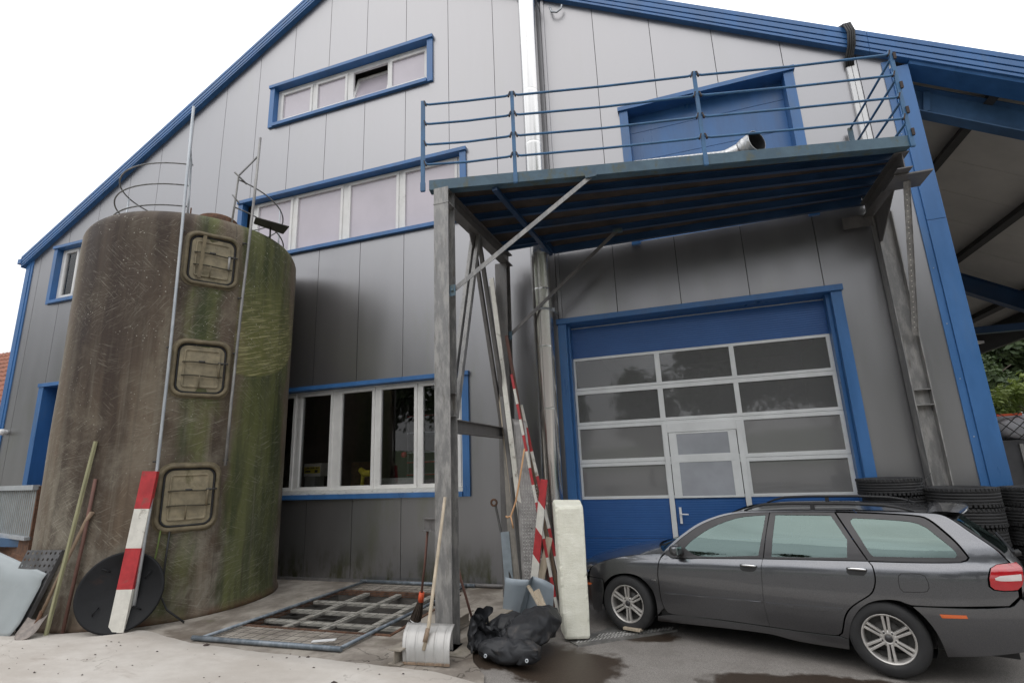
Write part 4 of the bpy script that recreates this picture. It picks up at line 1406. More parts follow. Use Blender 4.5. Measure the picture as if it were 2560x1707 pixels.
# perforated black sheet and folded pale sheet at the far left
def perf(name, o, ux, uy, nx, ny, wd, ht, hole, mat, label):
    """sheet with real round-ish holes"""
    o, ux, uy = Vector(o), Vector(ux), Vector(uy)
    b = MB()
    nrm = ux.cross(uy).normalized()
    for i in range(nx):
        for j in range(ny):
            cx, cy = (i + .5) / nx, (j + .5) / ny
            hx, hy = .5 / nx, .5 / ny
            outer = [(cx + hx * a, cy + hy * c) for a, c in ((-1, -1), (0, -1), (1, -1), (1, 0), (1, 1), (0, 1), (-1, 1), (-1, 0))]
            inner = [(cx + hole / wd * math.cos(rad(225 + 45 * k)), cy + hole / ht * 1.2 * math.sin(rad(225 + 45 * k))) for k in range(8)]
            A_ = [b.bm.verts.new(o + ux * p[0] + uy * p[1]) for p in outer]
            B_ = [b.bm.verts.new(o + ux * p[0] + uy * p[1]) for p in inner]
            for k in range(8):
                b.bm.faces.new((A_[k], A_[(k + 1) % 8], B_[(k + 1) % 8], B_[k]))
    bmesh.ops.remove_doubles(b.bm, verts=b.bm.verts[:], dist=1e-4)
    w_ = Vector((.02, -.05, 0))
    b.bar(o + ux + uy, o + ux, .05, .006, (1, 0, 0))
    ob = b.out(name, mat, solid=.004)
    setorigin(ob, o)
    return tag(ob, label, 'metal sheet')


M['blacksheet'] = pmat('black_lacquered_sheet', (0.035, 0.036, 0.04), .38, .3, .2, 4)
M['perfgrey'] = pmat('grey_zinc_sheet', (.13, .13, .135), .45, .3, .25, 5)
perf('perforated_sheet', (-4.05, -3.54, 0.0), (.62, .06, 0), (.34, .15, 1.0), 8, 13, .62, 1.07, .0165, M['perfgrey'], 'dark grey perforated metal sheet leaning behind the pale folded sheet')


def foldf(u, v):
    # v: 0 foot .. 1 folded top lip
    base = Vector((-4.35, -3.66, .01)).lerp(Vector((-3.37, -3.575, .0)), u)
    top = Vector((-4.3, -3.47, .83)).lerp(Vector((-3.27, -3.43, .64)), u)
    lip = Vector((-4.42, -3.36, .98)).lerp(Vector((-3.24, -3.40, .72)), u)
    if v < .8:
        p = base.lerp(top, v / .8)
        p.y += .02 * math.sin(u * 5 + v * 3)
    else:
        p = top.lerp(lip, (v - .8) / .2)
    if u > .8 and v < .2:
        p.z += .03 * (u - .8) * 5 * (1 - v * 5) * .6
        p.x -= .12 * (u - .8) * 5 * (1 - v * 5) * .5
    return p


b = MB(); b.grid(foldf, 14, 15); o = b.out('folded_sheet', M['bluegreysheet'], solid=.004); setorigin(o, (-3.8, -3.6, 0)); tag(o, 'pale blue folded metal sheet with rust spots at the left edge', 'metal sheet')
b = MB()
for (p, ax, ay, az) in (((-4.2, -3.05, .42), (.42, .05, .1), (-.02, .05, .2), (0, .01, .0)), ((-4.55, -2.9, .55), (.3, .1, -.1), (0, .08, .22), (0.01, .01, 0)), ((-3.9, -3.0, .60), (.14, .03, .05), (-.03, .06, .2), (.01, .01, 0))):
    b.obox(p, ax, ay, az if Vector(az).length > .008 else (0, .01, 0))
o = b.out('scrap_plate', M['rust']); setorigin(o, (-4.2, -3.0, 0)); tag(o, 'stack of rusty scrap plates behind the perforated sheet', 'scrap')

# corrugated open container behind the tank
ct = thing('waste_container', 'grey corrugated open metal container behind the tank', 'container', (-8.2, -1.2, 0))
p0, p1 = Vector((-10.2, -.70, 0)), Vector((-6.72, -1.66, 0)); dd = (p1 - p0).normalized(); nn = Vector((dd.y, -dd.x, 0))
b = MB(); k = 120


def corr(u, v):
    q = p0.lerp(p1, u)
    return Vector((q.x, q.y, .92 + .84 * v)) + nn * (.022 * max(-.6, min(.6, math.sin(u * 2 * math.pi * 30) * 1.2)))


b.grid(corr, 240, 1, smooth=False)
M['contgrey'] = pmat('grey_blue_zinc', (0.27, 0.30, 0.305), .55, .2, .12, 4, (.2, .2, .19), .5)
b.out('corrugated_wall', M['contgrey'], ct)
b = MB(); b.bar(P3(p0 + nn * .03, 1.80), P3(p1 + nn * .03, 1.80), .1, .09); b.bar(P3(p0 + nn * .03, .90), P3(p1 + nn * .03, .90), .1, .06); b.out('frame', M['galvpipe'], ct)
b = MB(); b.prism([P3(p0, .1), P3(p1, .1), P3(p1 - nn * 1.0, .1), P3(p0 - nn * 1.0, .1)], (0, 0, 1.72)); b.out('load', M['rust'], ct)
b = MB(); b.box(-9.6, -6.6, -1.5, -.5, .72, .87); b.out('skid', M['bluebeam'], ct)
b = MB(); b.box(-10, -6.3, -1.9, -.3, 0, .7); o = b.out('rubble_pile', M['concrete']); 
for v in o.data.vertices:
    if v.co.z > .5:
        v.co.z -= .25
setorigin(o, (-8, -1.2, 0)); tag(o, 'low grey concrete block under the corrugated container', 'block')

# ------------------------------------------------------------------ mesh panel over the pit
pg = thing('pit_grating', 'whitened concrete bars crossing over the dark open pit', 'grating', (.3, -1.57, 0))
x0, x1, y0, y1 = PIT
for x in (-.24, .33, .90):
    b = MB(); b.hexa([(x - .05, y0, -.055), (x + .05, y0, -.055), (x + .07, y1, -.055), (x - .03, y1, -.055)], [(x - .05, y0, -.012), (x + .05, y0, -.012), (x + .07, y1, -.012), (x - .03, y1, -.012)]); b.out('bar', M['concretebar'], pg, bev=.008)
for y in (-2.15, -1.66, -1.18):
    b = MB(); b.box(x0, x1, y - .045, y + .045, -.065, -.022); b.out('cross_bar', M['concretebar'], pg, bev=.008)
b = MB()
for q in ((x0 - .03, x1 + .03, y0 - .035, y0 + .01), (x0 - .03, x1 + .03, y1 - .01, y1 + .03), (x0 - .03, x0 + .01, y0, y1), (x1 - .01, x1 + .03, y0, y1)):
    b.box(*q, -.06, .012)
b.out('rim_angle', M['rust'], pg)
mp = thing('mesh_fence_panel', 'wire mesh fence panel with blue grey tube frame lying flat', 'fence panel', (.1, -1.6, 0))
c1, c2, c3, c4 = Vector((-.78, -3.17, .035)), Vector((1.12, -3.14, .035)), Vector((1.28, -.12, .035)), Vector((-.62, -.08, .035))
M['tubeframe'] = galv('blue_grey_tube', (0.15, 0.18, 0.21), (.25, .28, .31), .15, .42)
for (p, q, r) in ((Vector((-.90, -3.175, .035)), Vector((1.15, -3.14, .035)), .027), (c2, c3, .021), (Vector((-.72, -.08, .035)), Vector((1.42, -.12, .035)), .027), (c4, c1, .021)):
    b = MB(); b.tube([p, q], r, 12); b.out('frame_tube', M['tubeframe'], mp)
b = MB()
for i in range(1, 13):
    t = i / 13
    b.tube([c1.lerp(c2, t) + Vector((0, 0, -.006)), c4.lerp(c3, t) + Vector((0, 0, -.006))], .0022, 4, caps=False)
for i in range(1, 22):
    t = i / 22
    b.tube([c1.lerp(c4, t), c2.lerp(c3, t)], .0019, 4, caps=False)
o = b.out('wire_mesh', M['darksteel'], mp); o['kind'] = 'stuff'
b = MB(); b.obox((.80, -2.98, .05), (.115, .055, 0), (-.01, .03, 0), (0, 0, .004)); o = b.out('metal_strip', M['whiteplastic']); setorigin(o, (.8, -2.98, .04)); tag(o, 'short pale metal strip lying on the wire mesh', 'strip')

# ------------------------------------------------------------------ around the front post
ss = thing('snow_shovel', 'aluminium snow shovel with ribbed blade leaning against the grey post', 'shovel', (2.23, -3.26, 0))
t0 = Vector((1.92, -3.14, .335)); t1 = Vector((2.44, -3.10, .335)); f0 = Vector((1.985, -3.30, .012)); f1 = Vector((2.475, -3.26, .012))


def blade(u, v):
    p = f0.lerp(f1, u).lerp(t0.lerp(t1, u), v)
    bow = math.sin(v * math.pi) * .045 + (.04 * (v - .75) / .25 * -1 if v > .75 else 0)
    rib = .013 * max(0, 1 - abs(((u * 5) % 1) - .5) * 9)
    return p + Vector((.03, -1, .35)).normalized() * (bow + rib)


b = MB(); b.grid(blade, 50, 14); b.out('blade', M['shovelalu'], ss, solid=.003)
b = MB(); b.bar(f0 + Vector((0, -.006, .004)), f1 + Vector((0, -.006, .004)), .012, .02); b.out('edge_strip', M['wood'], ss)
b = MB(); b.tube([(2.20, -3.275, .13), (2.215, -3.2, .32), (2.262, -2.9, 1.55)], [.019, .019, .017], 10); b.out('handle', M['palewood'], ss)
b = MB(); b.tube([(2.205, -3.262, .2), (2.213, -3.21, .31)], .023, 10); b.out('socket', M['wood'], ss)

br = thing('broom', 'brown besom broom with orange collar leaning on the post bracket', 'broom', (1.62, -2.6, 0))
b = MB(); b.tube([(1.975, -2.75, 1.27), (1.90, -2.68, .85), (1.81, -2.61, .45)], .014, 8); b.out('handle', M['brownstick'], br)
b = MB(); b.tube([(1.822, -2.615, .50), (1.80, -2.60, .40)], [.030, .034], 12); b.out('collar', M['orange'], br)
b = MB(); rnd = random.Random(3)
for i in range(110):
    a = rnd.random() * 6.283; r0 = .028 * math.sqrt(rnd.random()); r1 = r0 / .028 * .085
    top = Vector((1.80 + r0 * math.cos(a), -2.60 + r0 * math.sin(a), .42)); end = Vector((1.64 + r1 * math.cos(a), -2.56 + r1 * math.sin(a), .012 + .05 * rnd.random()))
    md = top.lerp(end, .5) + Vector((.02, 0, .03)) + Vector((rnd.uniform(-.012, .012), rnd.uniform(-.012, .012), 0))
    b.tube([top, md, end], [.006, .006, .003], 4, caps=False)
M['bristle'] = pmat('dark_twigs', (0.055, 0.04, 0.03), .9, 0, .4, 20)
o = b.out('bristles', M['bristle'], br); o['kind'] = 'stuff'
b = MB()
for t in (.62, .68, .74):
    c = Vector((1.80, -2.60, .42)).lerp(Vector((1.66, -2.57, .03)), t) + Vector((.01, 0, .02))
    ax = Vector((-.14, .03, -.39)).normalized(); s = ax.cross(Vector((0, 1, 0))).normalized(); u = s.cross(ax)
    b.tube([c + (s * math.cos(q * .524) + u * math.sin(q * .524)) * (.06 + .02 * (t - .6) * 5) for q in range(12)], .004, 5, closed=True)
b.out('binding', M['whiteplastic'], br)
b = MB(); b.ibeam((1.93, -2.76, 1.25), (2.11, -2.76, 1.25), .14, .10, .01, .008); b.box(2.085, 2.112, -2.80, -2.72, .75, 1.2)
o = b.out('beam_stub', M['galvdark'], pf)
stick('brown_stick', [(2.10, -2.42, 1.06), (2.2, -2.36, .58), (2.33, -2.26, .02)], .015, M['brownstick'], 'thin brown stick leaning behind the front post', 'stick')
M['woodbeam'] = pmat('dusty_beam_top', (0.26, .23, .19), .85, 0, .2, 5, (.12, .11, .06), .7, bump=.3)
b = MB(); b.ibeam((1.92, -3.36, .075), (2.06, -1.85, .075), .14, .15, .012, .01); o = b.out('beam_offcut', M['woodbeam']); setorigin(o, (2.0, -2.6, 0)); tag(o, 'long steel beam offcut lying beside the foot of the front post', 'beam')
b = MB(); b.ibeam((2.42, -2.32, .075), (2.58, -1.62, .075), .14, .14, .012, .01); o = b.out('beam_offcut', M['woodbeam']); setorigin(o, (2.5, -2.0, 0)); tag(o, 'short steel beam offcut lying behind the black tarpaulin', 'beam')
b = MB(); b.hexa([(2.16, -3.0, .0), (2.52, -3.02, .0), (2.60, -2.35, .0), (2.3, -2.3, .0)], [(2.16, -3.0, .012), (2.52, -3.02, .012), (2.60, -2.35, .012), (2.3, -2.3, .012)]); o = b.out('foot_plate', M['woodbeam']); setorigin(o, (2.35, -2.7, 0)); tag(o, 'flat steel plate under the foot of the front post', 'plate')

# pile leaning against the rear post
def lean(name, top, foot, wdt, thk, mat, label, cat, face=(0, -1, .1), bev=.003):
    b = MB(); b.bar(top, foot, wdt, thk, face)
    o = b.out(name, mat, bev=bev)
    setorigin(o, foot)
    return tag(o, label, cat)


lean('plastic_plank', (2.085, -.74, 4.87), (2.66, -1.13, 0.0), .075, .03, M['whitepaint'], 'long narrow white plank leaning up to the platform beam', 'plank')
lean('steel_channel', (2.02, -.68, 4.75), (2.55, -1.05, 0.0), .06, .05, M['galvdark'], 'dull grey steel channel leaning behind the white plank', 'channel')
lean('wooden_batten', (2.30, -.72, 3.88), (2.96, -1.09, 0.0), .05, .03, M['brownstick'], 'reddish brown wooden batten leaning right of the white plank', 'batten')
lean('wooden_lath', (2.2, -.80, 2.94), (2.55, -1.0, 0.0), .085, .02, M['palewood'], 'short beige wooden lath leaning left of the white plank', 'lath')
lean('wood_strip', (2.36, -.70, 3.25), (3.05, -1.02, 0.0), .04, .03, M['wood'], 'grey brown wooden strip leaning behind the striped poles', 'strip')
striped('striped_pole', (2.41, -.86, 3.22), (3.06, -1.26, -.05), .036, .025, 14, 'longest thin red and white striped pole leaning by the flue', 'pole', face=(0, -1, .1))
striped('striped_pole', (2.52, -.78, 2.75), (3.16, -1.14, -.05), .040, .025, 8, 'shorter red and white striped pole closest to the flue', 'pole', face=(0, -1, .1), first='w')
striped('barrier_board', (2.945, -1.22, 1.66), (2.715, -1.36, -.01), .098, .03, 5, 'red and white slanted barrier board standing beside the foam block', 'board', face=(0, -1, .1), slant=.05)
lean('wooden_plank', (2.95, -1.12, .90), (2.74, -1.30, -.02), .09, .02, M['palewood'], 'short grey plank leaning behind the barrier board', 'plank')
stick('iron_rod', [(2.07, -.82, 1.30), (2.29, -1.0, .55), (2.46, -1.16, .0)], .018, M['darksteel'], 'dark iron rod with a ring head leaning left of the sheets', 'rod')
b = MB(); b.tube([Vector((2.05, -.82, 1.34)) + Vector((.045 * math.cos(q * .628), -.01, .045 * math.sin(q * .628))) for q in range(10)], .016, 6, closed=True)
o = b.out('ring_head', M['rust'], None)
rod = bpy.data.objects['iron_rod']; o.data.transform(Matrix.Translation(-rod.location)); o.parent = rod
M['dia1'] = diamond('worn_tread_plate', (0.27, 0.25, 0.22), .3, .55)
M['dia2'] = diamond('grey_tread_plate', (0.36, 0.345, 0.335), .45, .42)
M['dia3'] = pmat('dirty_tread_plate', (0.22, 0.215, 0.205), .5, .4, .3, 6)
M['tread'] = pmat('worn_bright_tread', (0.52, 0.51, 0.49), .45, .3, .15, 6)


def plate(name, tl, tr, br_, bl, thk, mat, label, nu=10, nv=30, curl=0.0):
    tl, tr, br_, bl = map(Vector, (tl, tr, br_, bl))

    def fn(u, v):
        p = bl.lerp(br_, u).lerp(tl.lerp(tr, u), v)
        p.y += curl * math.sin(v * 2.6 + .3) * (1 - u * .6) + .008 * math.sin(v * 9)
        return p
    b = MB(); b.grid(fn, nu, nv)
    o = b.out(name, mat, solid=thk)
    setorigin(o, (bl + br_) / 2)
    return tag(o, label, 'metal sheet')


def lozenges(o, p0, ux, uy, nx, ny, s, mat):
    """raised tread pattern as real lozenges"""
    p0, ux, uy = Vector(p0), Vector(ux), Vector(uy)
    nrm = ux.cross(uy).normalized()
    b = MB()
    for i in range(nx):
        for j in range(ny):
            c = p0 + ux * ((i + .5) / nx) + uy * ((j + .5) / ny)
            d = (ux.normalized() + uy.normalized() * (1 if (i + j) % 2 else -1)).normalized()
            e = nrm.cross(d)
            q = [c + d * s, c + e * s * .35, c - d * s, c - e * s * .35]
            t_ = b.bm.verts.new(c + nrm * s * .28)
            vv = [b.bm.verts.new(k_) for k_ in q]
            for k_ in range(4):
                b.bm.faces.new((vv[k_], vv[(k_ + 1) % 4], t_))
    x = b.out('tread_pattern', mat, None)
    x.data.transform(Matrix.Translation(-o.location))
    x.parent = o
    x['kind'] = 'stuff'


plate('sheet_plate', (2.19, -.79, 2.58), (2.33, -.77, 2.60), (2.52, -1.08, -.01), (2.36, -1.12, -.01), .006, M['dia1'], 'narrow brownish tread plate strip standing in the leaning pile', curl=.03)
o = plate('sheet_plate', (2.39, -.86, 2.55), (2.60, -.86, 2.50), (2.92, -1.2, -.02), (2.58, -1.22, -.02), .006, M['dia2'], 'grey tread plate sheet tied with an orange strap')
lozenges(o, (2.61, -1.235, .05), (.27, .01, 0), (-.10, .24, 1.55), 7, 34, .021, M['tread'])
b = MB()
for (a, z) in ((.55, 1.28), (.62, 1.0)):
    b.lathe((2.63 + (1.3 - z) * .13 + .02, -1.035 - (1.3 - z) * .13, z), [(.016, 0), (0, .001)], 8, (0, -1, 0))
x = b.out('hole', M['black']); x.data.transform(Matrix.Translation(-o.location)); x.parent = o
lean('dark_gap_strip', (2.30, -.83, 2.56), (2.56, -1.12, 0), .05, .03, M['darksteel'], 'dark strip filling the gap between the two tread plates', 'strip')  # dark filler piece in the gap between the plates
stick('strap', [(2.64, -1.09, 2.09), (2.56, -1.1, 1.7), (2.49, -1.12, 1.37), (2.42, -1.15, 1.18), (2.37, -1.15, 1.16), (2.33, -1.1, 1.17)], .013, M['strap'], 'pale orange strap tied around the leaning sheets', 'strap', 6)
b = MB(); b.tube([(2.42, -1.16, 1.18), (2.44, -1.17, 1.1), (2.45, -1.16, 1.02)], .010, 6); x = b.out('strap_end', M['strap']); st_ = bpy.data.objects['strap']; x.data.transform(Matrix.Translation(-st_.location)); x.parent = st_
M['bluegrey2'] = pmat('blue_grey_plate', (.2, .235, .26), .45)
lean('narrow_sheet', (2.26, -.98, .95), (2.36, -1.1, .0), .13, .01, M['bluegrey2'], 'narrow blue grey metal sheet behind the leaning pile', 'metal sheet')


b = MB()


def bentl(u, v):
    p = Vector((2.45, -1.72, .02)).lerp(Vector((2.66, -1.72, .02)), u).lerp(Vector((2.535, -1.78, .515)).lerp(Vector((2.855, -1.80, .50)), u), v)
    p.y -= .035 * math.sin(u * math.pi)
    return p


def bentr(u, v):
    p = Vector((2.70, -1.60, .02)).lerp(Vector((3.12, -1.80, .02)), u).lerp(Vector((2.84, -1.62, .505)).lerp(Vector((3.165, -1.82, .45)), u), v)
    p.y += .05 * math.sin(u * math.pi)
    return p


b.grid(bentl, 14, 6); b.grid(bentr, 14, 6)
b.face([(2.66, -1.72, .02), (2.855, -1.80, .50), (2.84, -1.62, .505), (2.70, -1.60, .02)])
bmesh.ops.remove_doubles(b.bm, verts=b.bm.verts[:], dist=.002)
o = b.out('bent_sheet', M['greysheet'], solid=.003); setorigin(o, (2.8, -1.75, 0)); tag(o, 'blue grey bent metal sheet standing behind the black tarpaulin', 'metal sheet')
b = MB(); b.bar((2.90, -2.0, .475), (3.10, -2.1, .22), .03, .05, (0, 1, 0)); b.bar((3.0, -2.0, .43), (3.12, -2.08, .22), .07, .03, (0, 1, 0)); o = b.out('wood_offcut', M['palewood'], bev=.003); setorigin(o, (3.1, -2.1, .22)); tag(o, 'broken piece of pale wood sticking out of the tarpaulin', 'wood')

# black tarpaulin bundle
def ridge(p, s):
    return 1 - abs(noise.noise(p * s)) * 2


rnd = random.Random(17)


def crumple(b, a, c, ra, rb, nu, nv, jit, squash=.85):
    """one roll of folded sheet: a jittered low-poly capsule whose folds stay creased under subdivision"""
    a, c = Vector(a), Vector(c)
    d = (c - a); ln = d.length; dn = d.normalized()
    s_ = dn.cross(Vector((0, 0, 1))).normalized(); u_ = s_.cross(dn)
    rings = []
    for j in range(nv + 1):
        t = j / nv
        prof = math.sin(math.pi * min(1, max(0, .04 + .92 * t))) ** .38
        r = (ra + (rb - ra) * t) * prof
        ring = []
        tw = rnd.uniform(-.25, .25)
        for i in range(nu):
            th = 2 * math.pi * (i / nu) + tw
            k = 1 + rnd.uniform(-jit, jit)
            p = a + dn * (ln * (t * 1.24 - .12)) + dn * rnd.uniform(-.25, .25) * ln / nv + s_ * math.cos(th) * r * k + u_ * math.sin(th) * r * k * squash
            p.z = max(p.z, gh(p.x) + .004)
            ring.append(b.bm.verts.new(p))
        rings.append(ring)
    fs = []
    for A_, B_ in zip(rings[:-1], rings[1:]):
        for i in range(nu):
            q = (A_[i], A_[(i + 1) % nu], B_[(i + 1) % nu], B_[i])
            if rnd.random() < .5:
                fs.append(b.bm.faces.new((q[0], q[1], q[2]))); fs.append(b.bm.faces.new((q[0], q[2], q[3])))
            else:
                fs.append(b.bm.faces.new((q[0], q[1], q[3]))); fs.append(b.bm.faces.new((q[1], q[2], q[3])))
    fs.append(b.bm.faces.new(list(reversed(rings[0])))); fs.append(b.bm.faces.new(rings[-1]))
    for f_ in fs:
        f_.smooth = True


def crease(b, lo, hi):
    lay = b.bm.edges.layers.float.get('crease_edge') or b.bm.edges.layers.float.new('crease_edge')
    for e in b.bm.edges:
        if e[lay] == 0:
            e[lay] = rnd.uniform(lo, hi) if rnd.random() < .6 else .1


b = MB()
crumple(b, (3.00, -2.84, .13), (3.20, -2.20, .20), .21, .215, 17, 11, .13)
crumple(b, (2.70, -2.92, .07), (3.22, -2.93, .07), .125, .15, 15, 11, .16)
crumple(b, (2.56, -2.30, .08), (2.98, -2.30, .12), .15, .20, 15, 9, .16)
crumple(b, (2.55, -2.80, .05), (2.62, -2.40, .07), .11, .12, 13, 8, .2)
crumple(b, (2.76, -2.66, .05), (2.98, -2.52, .10), .13, .16, 13, 8, .2)


def sheetgrid(b, fn, nu, nv, jit):
    vv = [[b.bm.verts.new(fn(i / nu, j / nv) + Vector((rnd.uniform(-jit, jit), rnd.uniform(-jit, jit), rnd.uniform(-jit, jit) * .6 if j else 0))) for j in range(nv + 1)] for i in range(nu + 1)]
    for i in range(nu):
        for j in range(nv):
            q = (vv[i][j], vv[i + 1][j], vv[i + 1][j + 1], vv[i][j + 1])
            for f_ in (((q[0], q[1], q[2]), (q[0], q[2], q[3])) if rnd.random() < .5 else ((q[0], q[1], q[3]), (q[1], q[2], q[3]))):
                b.bm.faces.new(f_).smooth = True


def flap(u, v):
    a = 2.0 + 2.6 * u
    p = Vector((2.60 + .17 * math.cos(a), -2.58 + .30 * math.sin(a), .01 + (.33 - .12 * abs(u - .35)) * v))
    p.x += .05 * v * v - .02
    return p


def fold(u, v):
    p = Vector((2.48, -2.60, .05)).lerp(Vector((2.86, -2.76, .06)), u)
    return p + Vector((.02 * math.sin(u * 9) * v, -.06 * v + .03 * math.sin(u * 11), (.27 - .17 * u) * v))


sheetgrid(b, flap, 13, 6, .022)
sheetgrid(b, fold, 10, 5, .022)
crease(b, .45, .9)
o = b.out('tarpaulin', M['tarp'])
md = o.modifiers.new('folds', 'SUBSURF'); md.levels = 2; md.render_levels = 2
setorigin(o, (2.88, -2.5, -.02)); tag(o, 'crumpled black tarpaulin bundle lying between post and foam block', 'tarpaulin')
for (x, y, z) in ((2.76, -3.05, .05), (3.20, -3.09, .05)):
    b = MB(); b.lathe((x, y, z), [(.008, 0), (.013, .004), (.018, 0)], 12, (0, -1, .3)); x_ = b.out('eyelet', M['galvpipe']); x_.data.transform(Matrix.Translation(-o.location)); x_.parent = o

# polystyrene block
def foamv(u, v, hgt):
    pass


fb = [Vector((3.31, -2.03, -.07)), Vector((3.60, -1.945, -.07)), Vector((3.48, -1.60, -.07)), Vector((3.185, -1.695, -.07))]
ft = [Vector((3.30, -2.10, 1.37)), Vector((3.63, -2.03, 1.375)), Vector((3.53, -1.70, 1.42)), Vector((3.185, -1.77, 1.43))]
b = MB(); nz_ = 48
rings = []
for k in range(nz_ + 1):
    t = k / nz_
    ring = []
    for i in range(4):
        A0 = fb[i].lerp(ft[i], t); A1 = fb[(i + 1) % 4].lerp(ft[(i + 1) % 4], t)
        m = 8
        for j in range(m):
            p = A0.lerp(A1, j / m)
            cc = (fb[0] + fb[1] + fb[2] + fb[3]).lerp(ft[0] + ft[1] + ft[2] + ft[3], t) / 4
            dd = (p - cc); dd.z = 0
            corner = (j == 0)
            am = -.010 * (1 if corner else 0) + .007 * noise.noise(Vector((p.x * 9, p.y * 9, p.z * 5)))
            if corner:
                am -= .022 * max(0, noise.noise(Vector((i * 7, 3, p.z * 16)))) + .012 * max(0, noise.noise(Vector((i * 3, 9, p.z * 40))))
            if k in (0, nz_):
                am -= .012
            ring.append(b.bm.verts.new(p + dd.normalized() * am))
    rings.append(ring)
for A_, B_ in zip(rings[:-1], rings[1:]):
    m = len(A_)
    for i in range(m):
        f = b.bm.faces.new((A_[i], A_[(i + 1) % m], B_[(i + 1) % m], B_[i]))
b.bm.faces.new(rings[-1]); b.bm.faces.new(list(reversed(rings[0])))
o = b.out('foam_block', M['foam'], bev=.006); setorigin(o, (3.4, -1.85, -.08)); tag(o, 'tall white polystyrene block standing upright in front of the car', 'foam block')
b = MB(); zf = -.094
pa, pb, pc, pd = Vector((3.36, -1.99, zf)), Vector((3.48, -2.10, zf)), Vector((4.52, -1.32, zf)), Vector((3.75, -1.36, zf))
b.hexa([p - Vector((0, 0, .03)) for p in (pa, pb, pc, pd)], [p + Vector((0, 0, .001)) for p in (pa, pb, pc, pd)])
o = b.out('tread_plate', M['dia3']); setorigin(o, (3.9, -1.7, zf)); tag(o, 'bright tread plate on the ground under the front wheel', 'metal sheet')
lozenges(o, (3.43, -2.05, zf + .002), (1.0, .69, 0), (.02, .11, 0), 26, 4, .020, M['tread'])
lozenges(o, (3.62, -1.80, zf + .002), (.84, .45, 0), (.02, .13, 0), 22, 4, .020, M['tread'])
b = MB(); b.obox((4.03, -1.56, -.045), (.10, -.035, .0), (.02, .05, .0), (0, 0, .014)); o = b.out('wood_wedge', M['palewood'], bev=.004); setorigin(o, (4.03, -1.56, -.06)); tag(o, 'small wooden wedge by the front wheel of the car', 'wedge')

# ------------------------------------------------------------------ inside the workshop window
b = MB(); b.box(-3.4, -.2, .40, 1.3, 1.46, 1.52); b.box(-.85, .02, .40, .44, 1.60, 1.72); b.box(-.05, .02, .40, .44, 1.2, 1.6); b.box(-3.3, -3.2, .8, 1.4, 1.0, 1.5)
M['benchgrey'] = pmat('pale_bench', (.4, .42, .38), .6)
o = b.out('workbench', M['benchgrey']); setorigin(o, (-1.8, 1.1, 1.0)); tag(o, 'pale workbench just inside the lower window', 'bench')
cb = thing('cardboard_box', 'white box with yellow printed label on the bench inside', 'box', (-2.25, .55, 1.52))
b = MB(); b.box(-2.43, -2.04, .40, .70, 1.80, 2.05); b.out('carton', M['whitepaint'], cb)
M['yellow'] = pmat('yellow_print', (.62, .52, .04), .5)
b = MB(); b.box(-2.42, -2.05, .393, .399, 1.86, 1.985); b.out('printed_label', M['yellow'], cb)
b = MB()
for i in range(9):
    b.box(-2.40 + i * .037, -2.378 + i * .037, .388, .392, 1.945, 1.975 if i % 3 else 1.96)
b.box(-2.39, -2.27, .388, .392, 1.88, 1.915); b.box(-2.17, -2.10, .388, .392, 1.87, 1.925)
b.out('print', M['seam'], cb)
b = MB(); b.box(-2.42, -2.18, .42, .70, 1.53, 1.795); b.out('pedestal', M['benchgrey'], cb)
b = MB(); b.tube([(-1.20, .5, 1.9), (-1.10, .5, 1.82), (-.95, .5, 1.82)], [.05, .07, .06], 10); b.tube([(-1.13, .5, 1.83), (-1.15, .5, 1.52)], .035, 8); o = b.out('power_tool', M['yellow']); setorigin(o, (-1.12, .5, 1.52)); tag(o, 'yellow hand tool on the bench inside the lower window', 'tool')
b = MB(); b.box(-1.9, -1.45, 1.2, 1.23, 1.57, 2.05); o = b.out('cardboard_sheet', M['rust']); setorigin(o, (-1.7, 1.2, 1.57)); tag(o, 'brown board standing on the bench inside', 'board')
b = MB(); b.lathe((-.30, .6, 2.14), [(0, -.06), (.05, -.04), (.06, 0), (.05, .04), (0, .06)], 12); o = b.out('red_knob', M['redpaint']); setorigin(o, (-.30, .6, 2.14)); tag(o, 'red knob of a machine seen through the lower window', 'knob')
rk = thing('tool_rack', 'metal rack with red edged shelves inside the lower window', 'rack', (-.3, 1.6, 1.0))
for z in (1.75, 2.0, 2.2, 2.6, 2.95):
    b = MB(); b.box(-.75, .9, 1.5, 1.8, z, z + .03); b.out('shelf', M['galvdark'], rk)
    b = MB(); b.box(-.75, .9, 1.49, 1.498, z - .01, z + .012); b.out('shelf_edge', M['redpaint'] if z in (1.75, 2.95, 2.0) else M['galvpipe'], rk)
for x in (-.75, .1, .87):
    b = MB(); b.box(x, x + .03, 1.5, 1.53, 1.0, 3.2); b.out('upright', M['galvdark'], rk)
# plastic wrapped goods behind the gate
M['greyfilm'] = pmat('grey_plastic_film', (.62, .62, .64), .35, 0, .15, 3, bump=.4, bsc=8)
for i, (x, y, s, h, lb) in enumerate(((3.85, .78, .74, 1.9, 'grey plastic wrapped bundle behind the left gate panes'), (5.95, .58, .42, 2.3, 'pale wrapped bundle behind the right gate panes'), (6.62, .58, .40, 1.75, 'low wrapped bundle at the right end of the gate'))):
    b = MB()

    def wrap(u, v, x=x, y=y, s=s, h=h, i=i):
        a = u * 2 * math.pi
        r = s * (.9 - .35 * v ** 3) * (1 + .12 * noise.noise(Vector((math.cos(a) * 2, math.sin(a) * 2, v * 3 + i * 5))))
        return Vector((x + r * math.cos(a), y + .6 * r * math.sin(a), -.1 + h * v))
    b.grid(wrap, 40, 20, closed_u=True)
    o = b.out('wrapped_bundle', M['greyfilm']); setorigin(o, (x, y, -.1)); tag(o, lb, 'bundle')

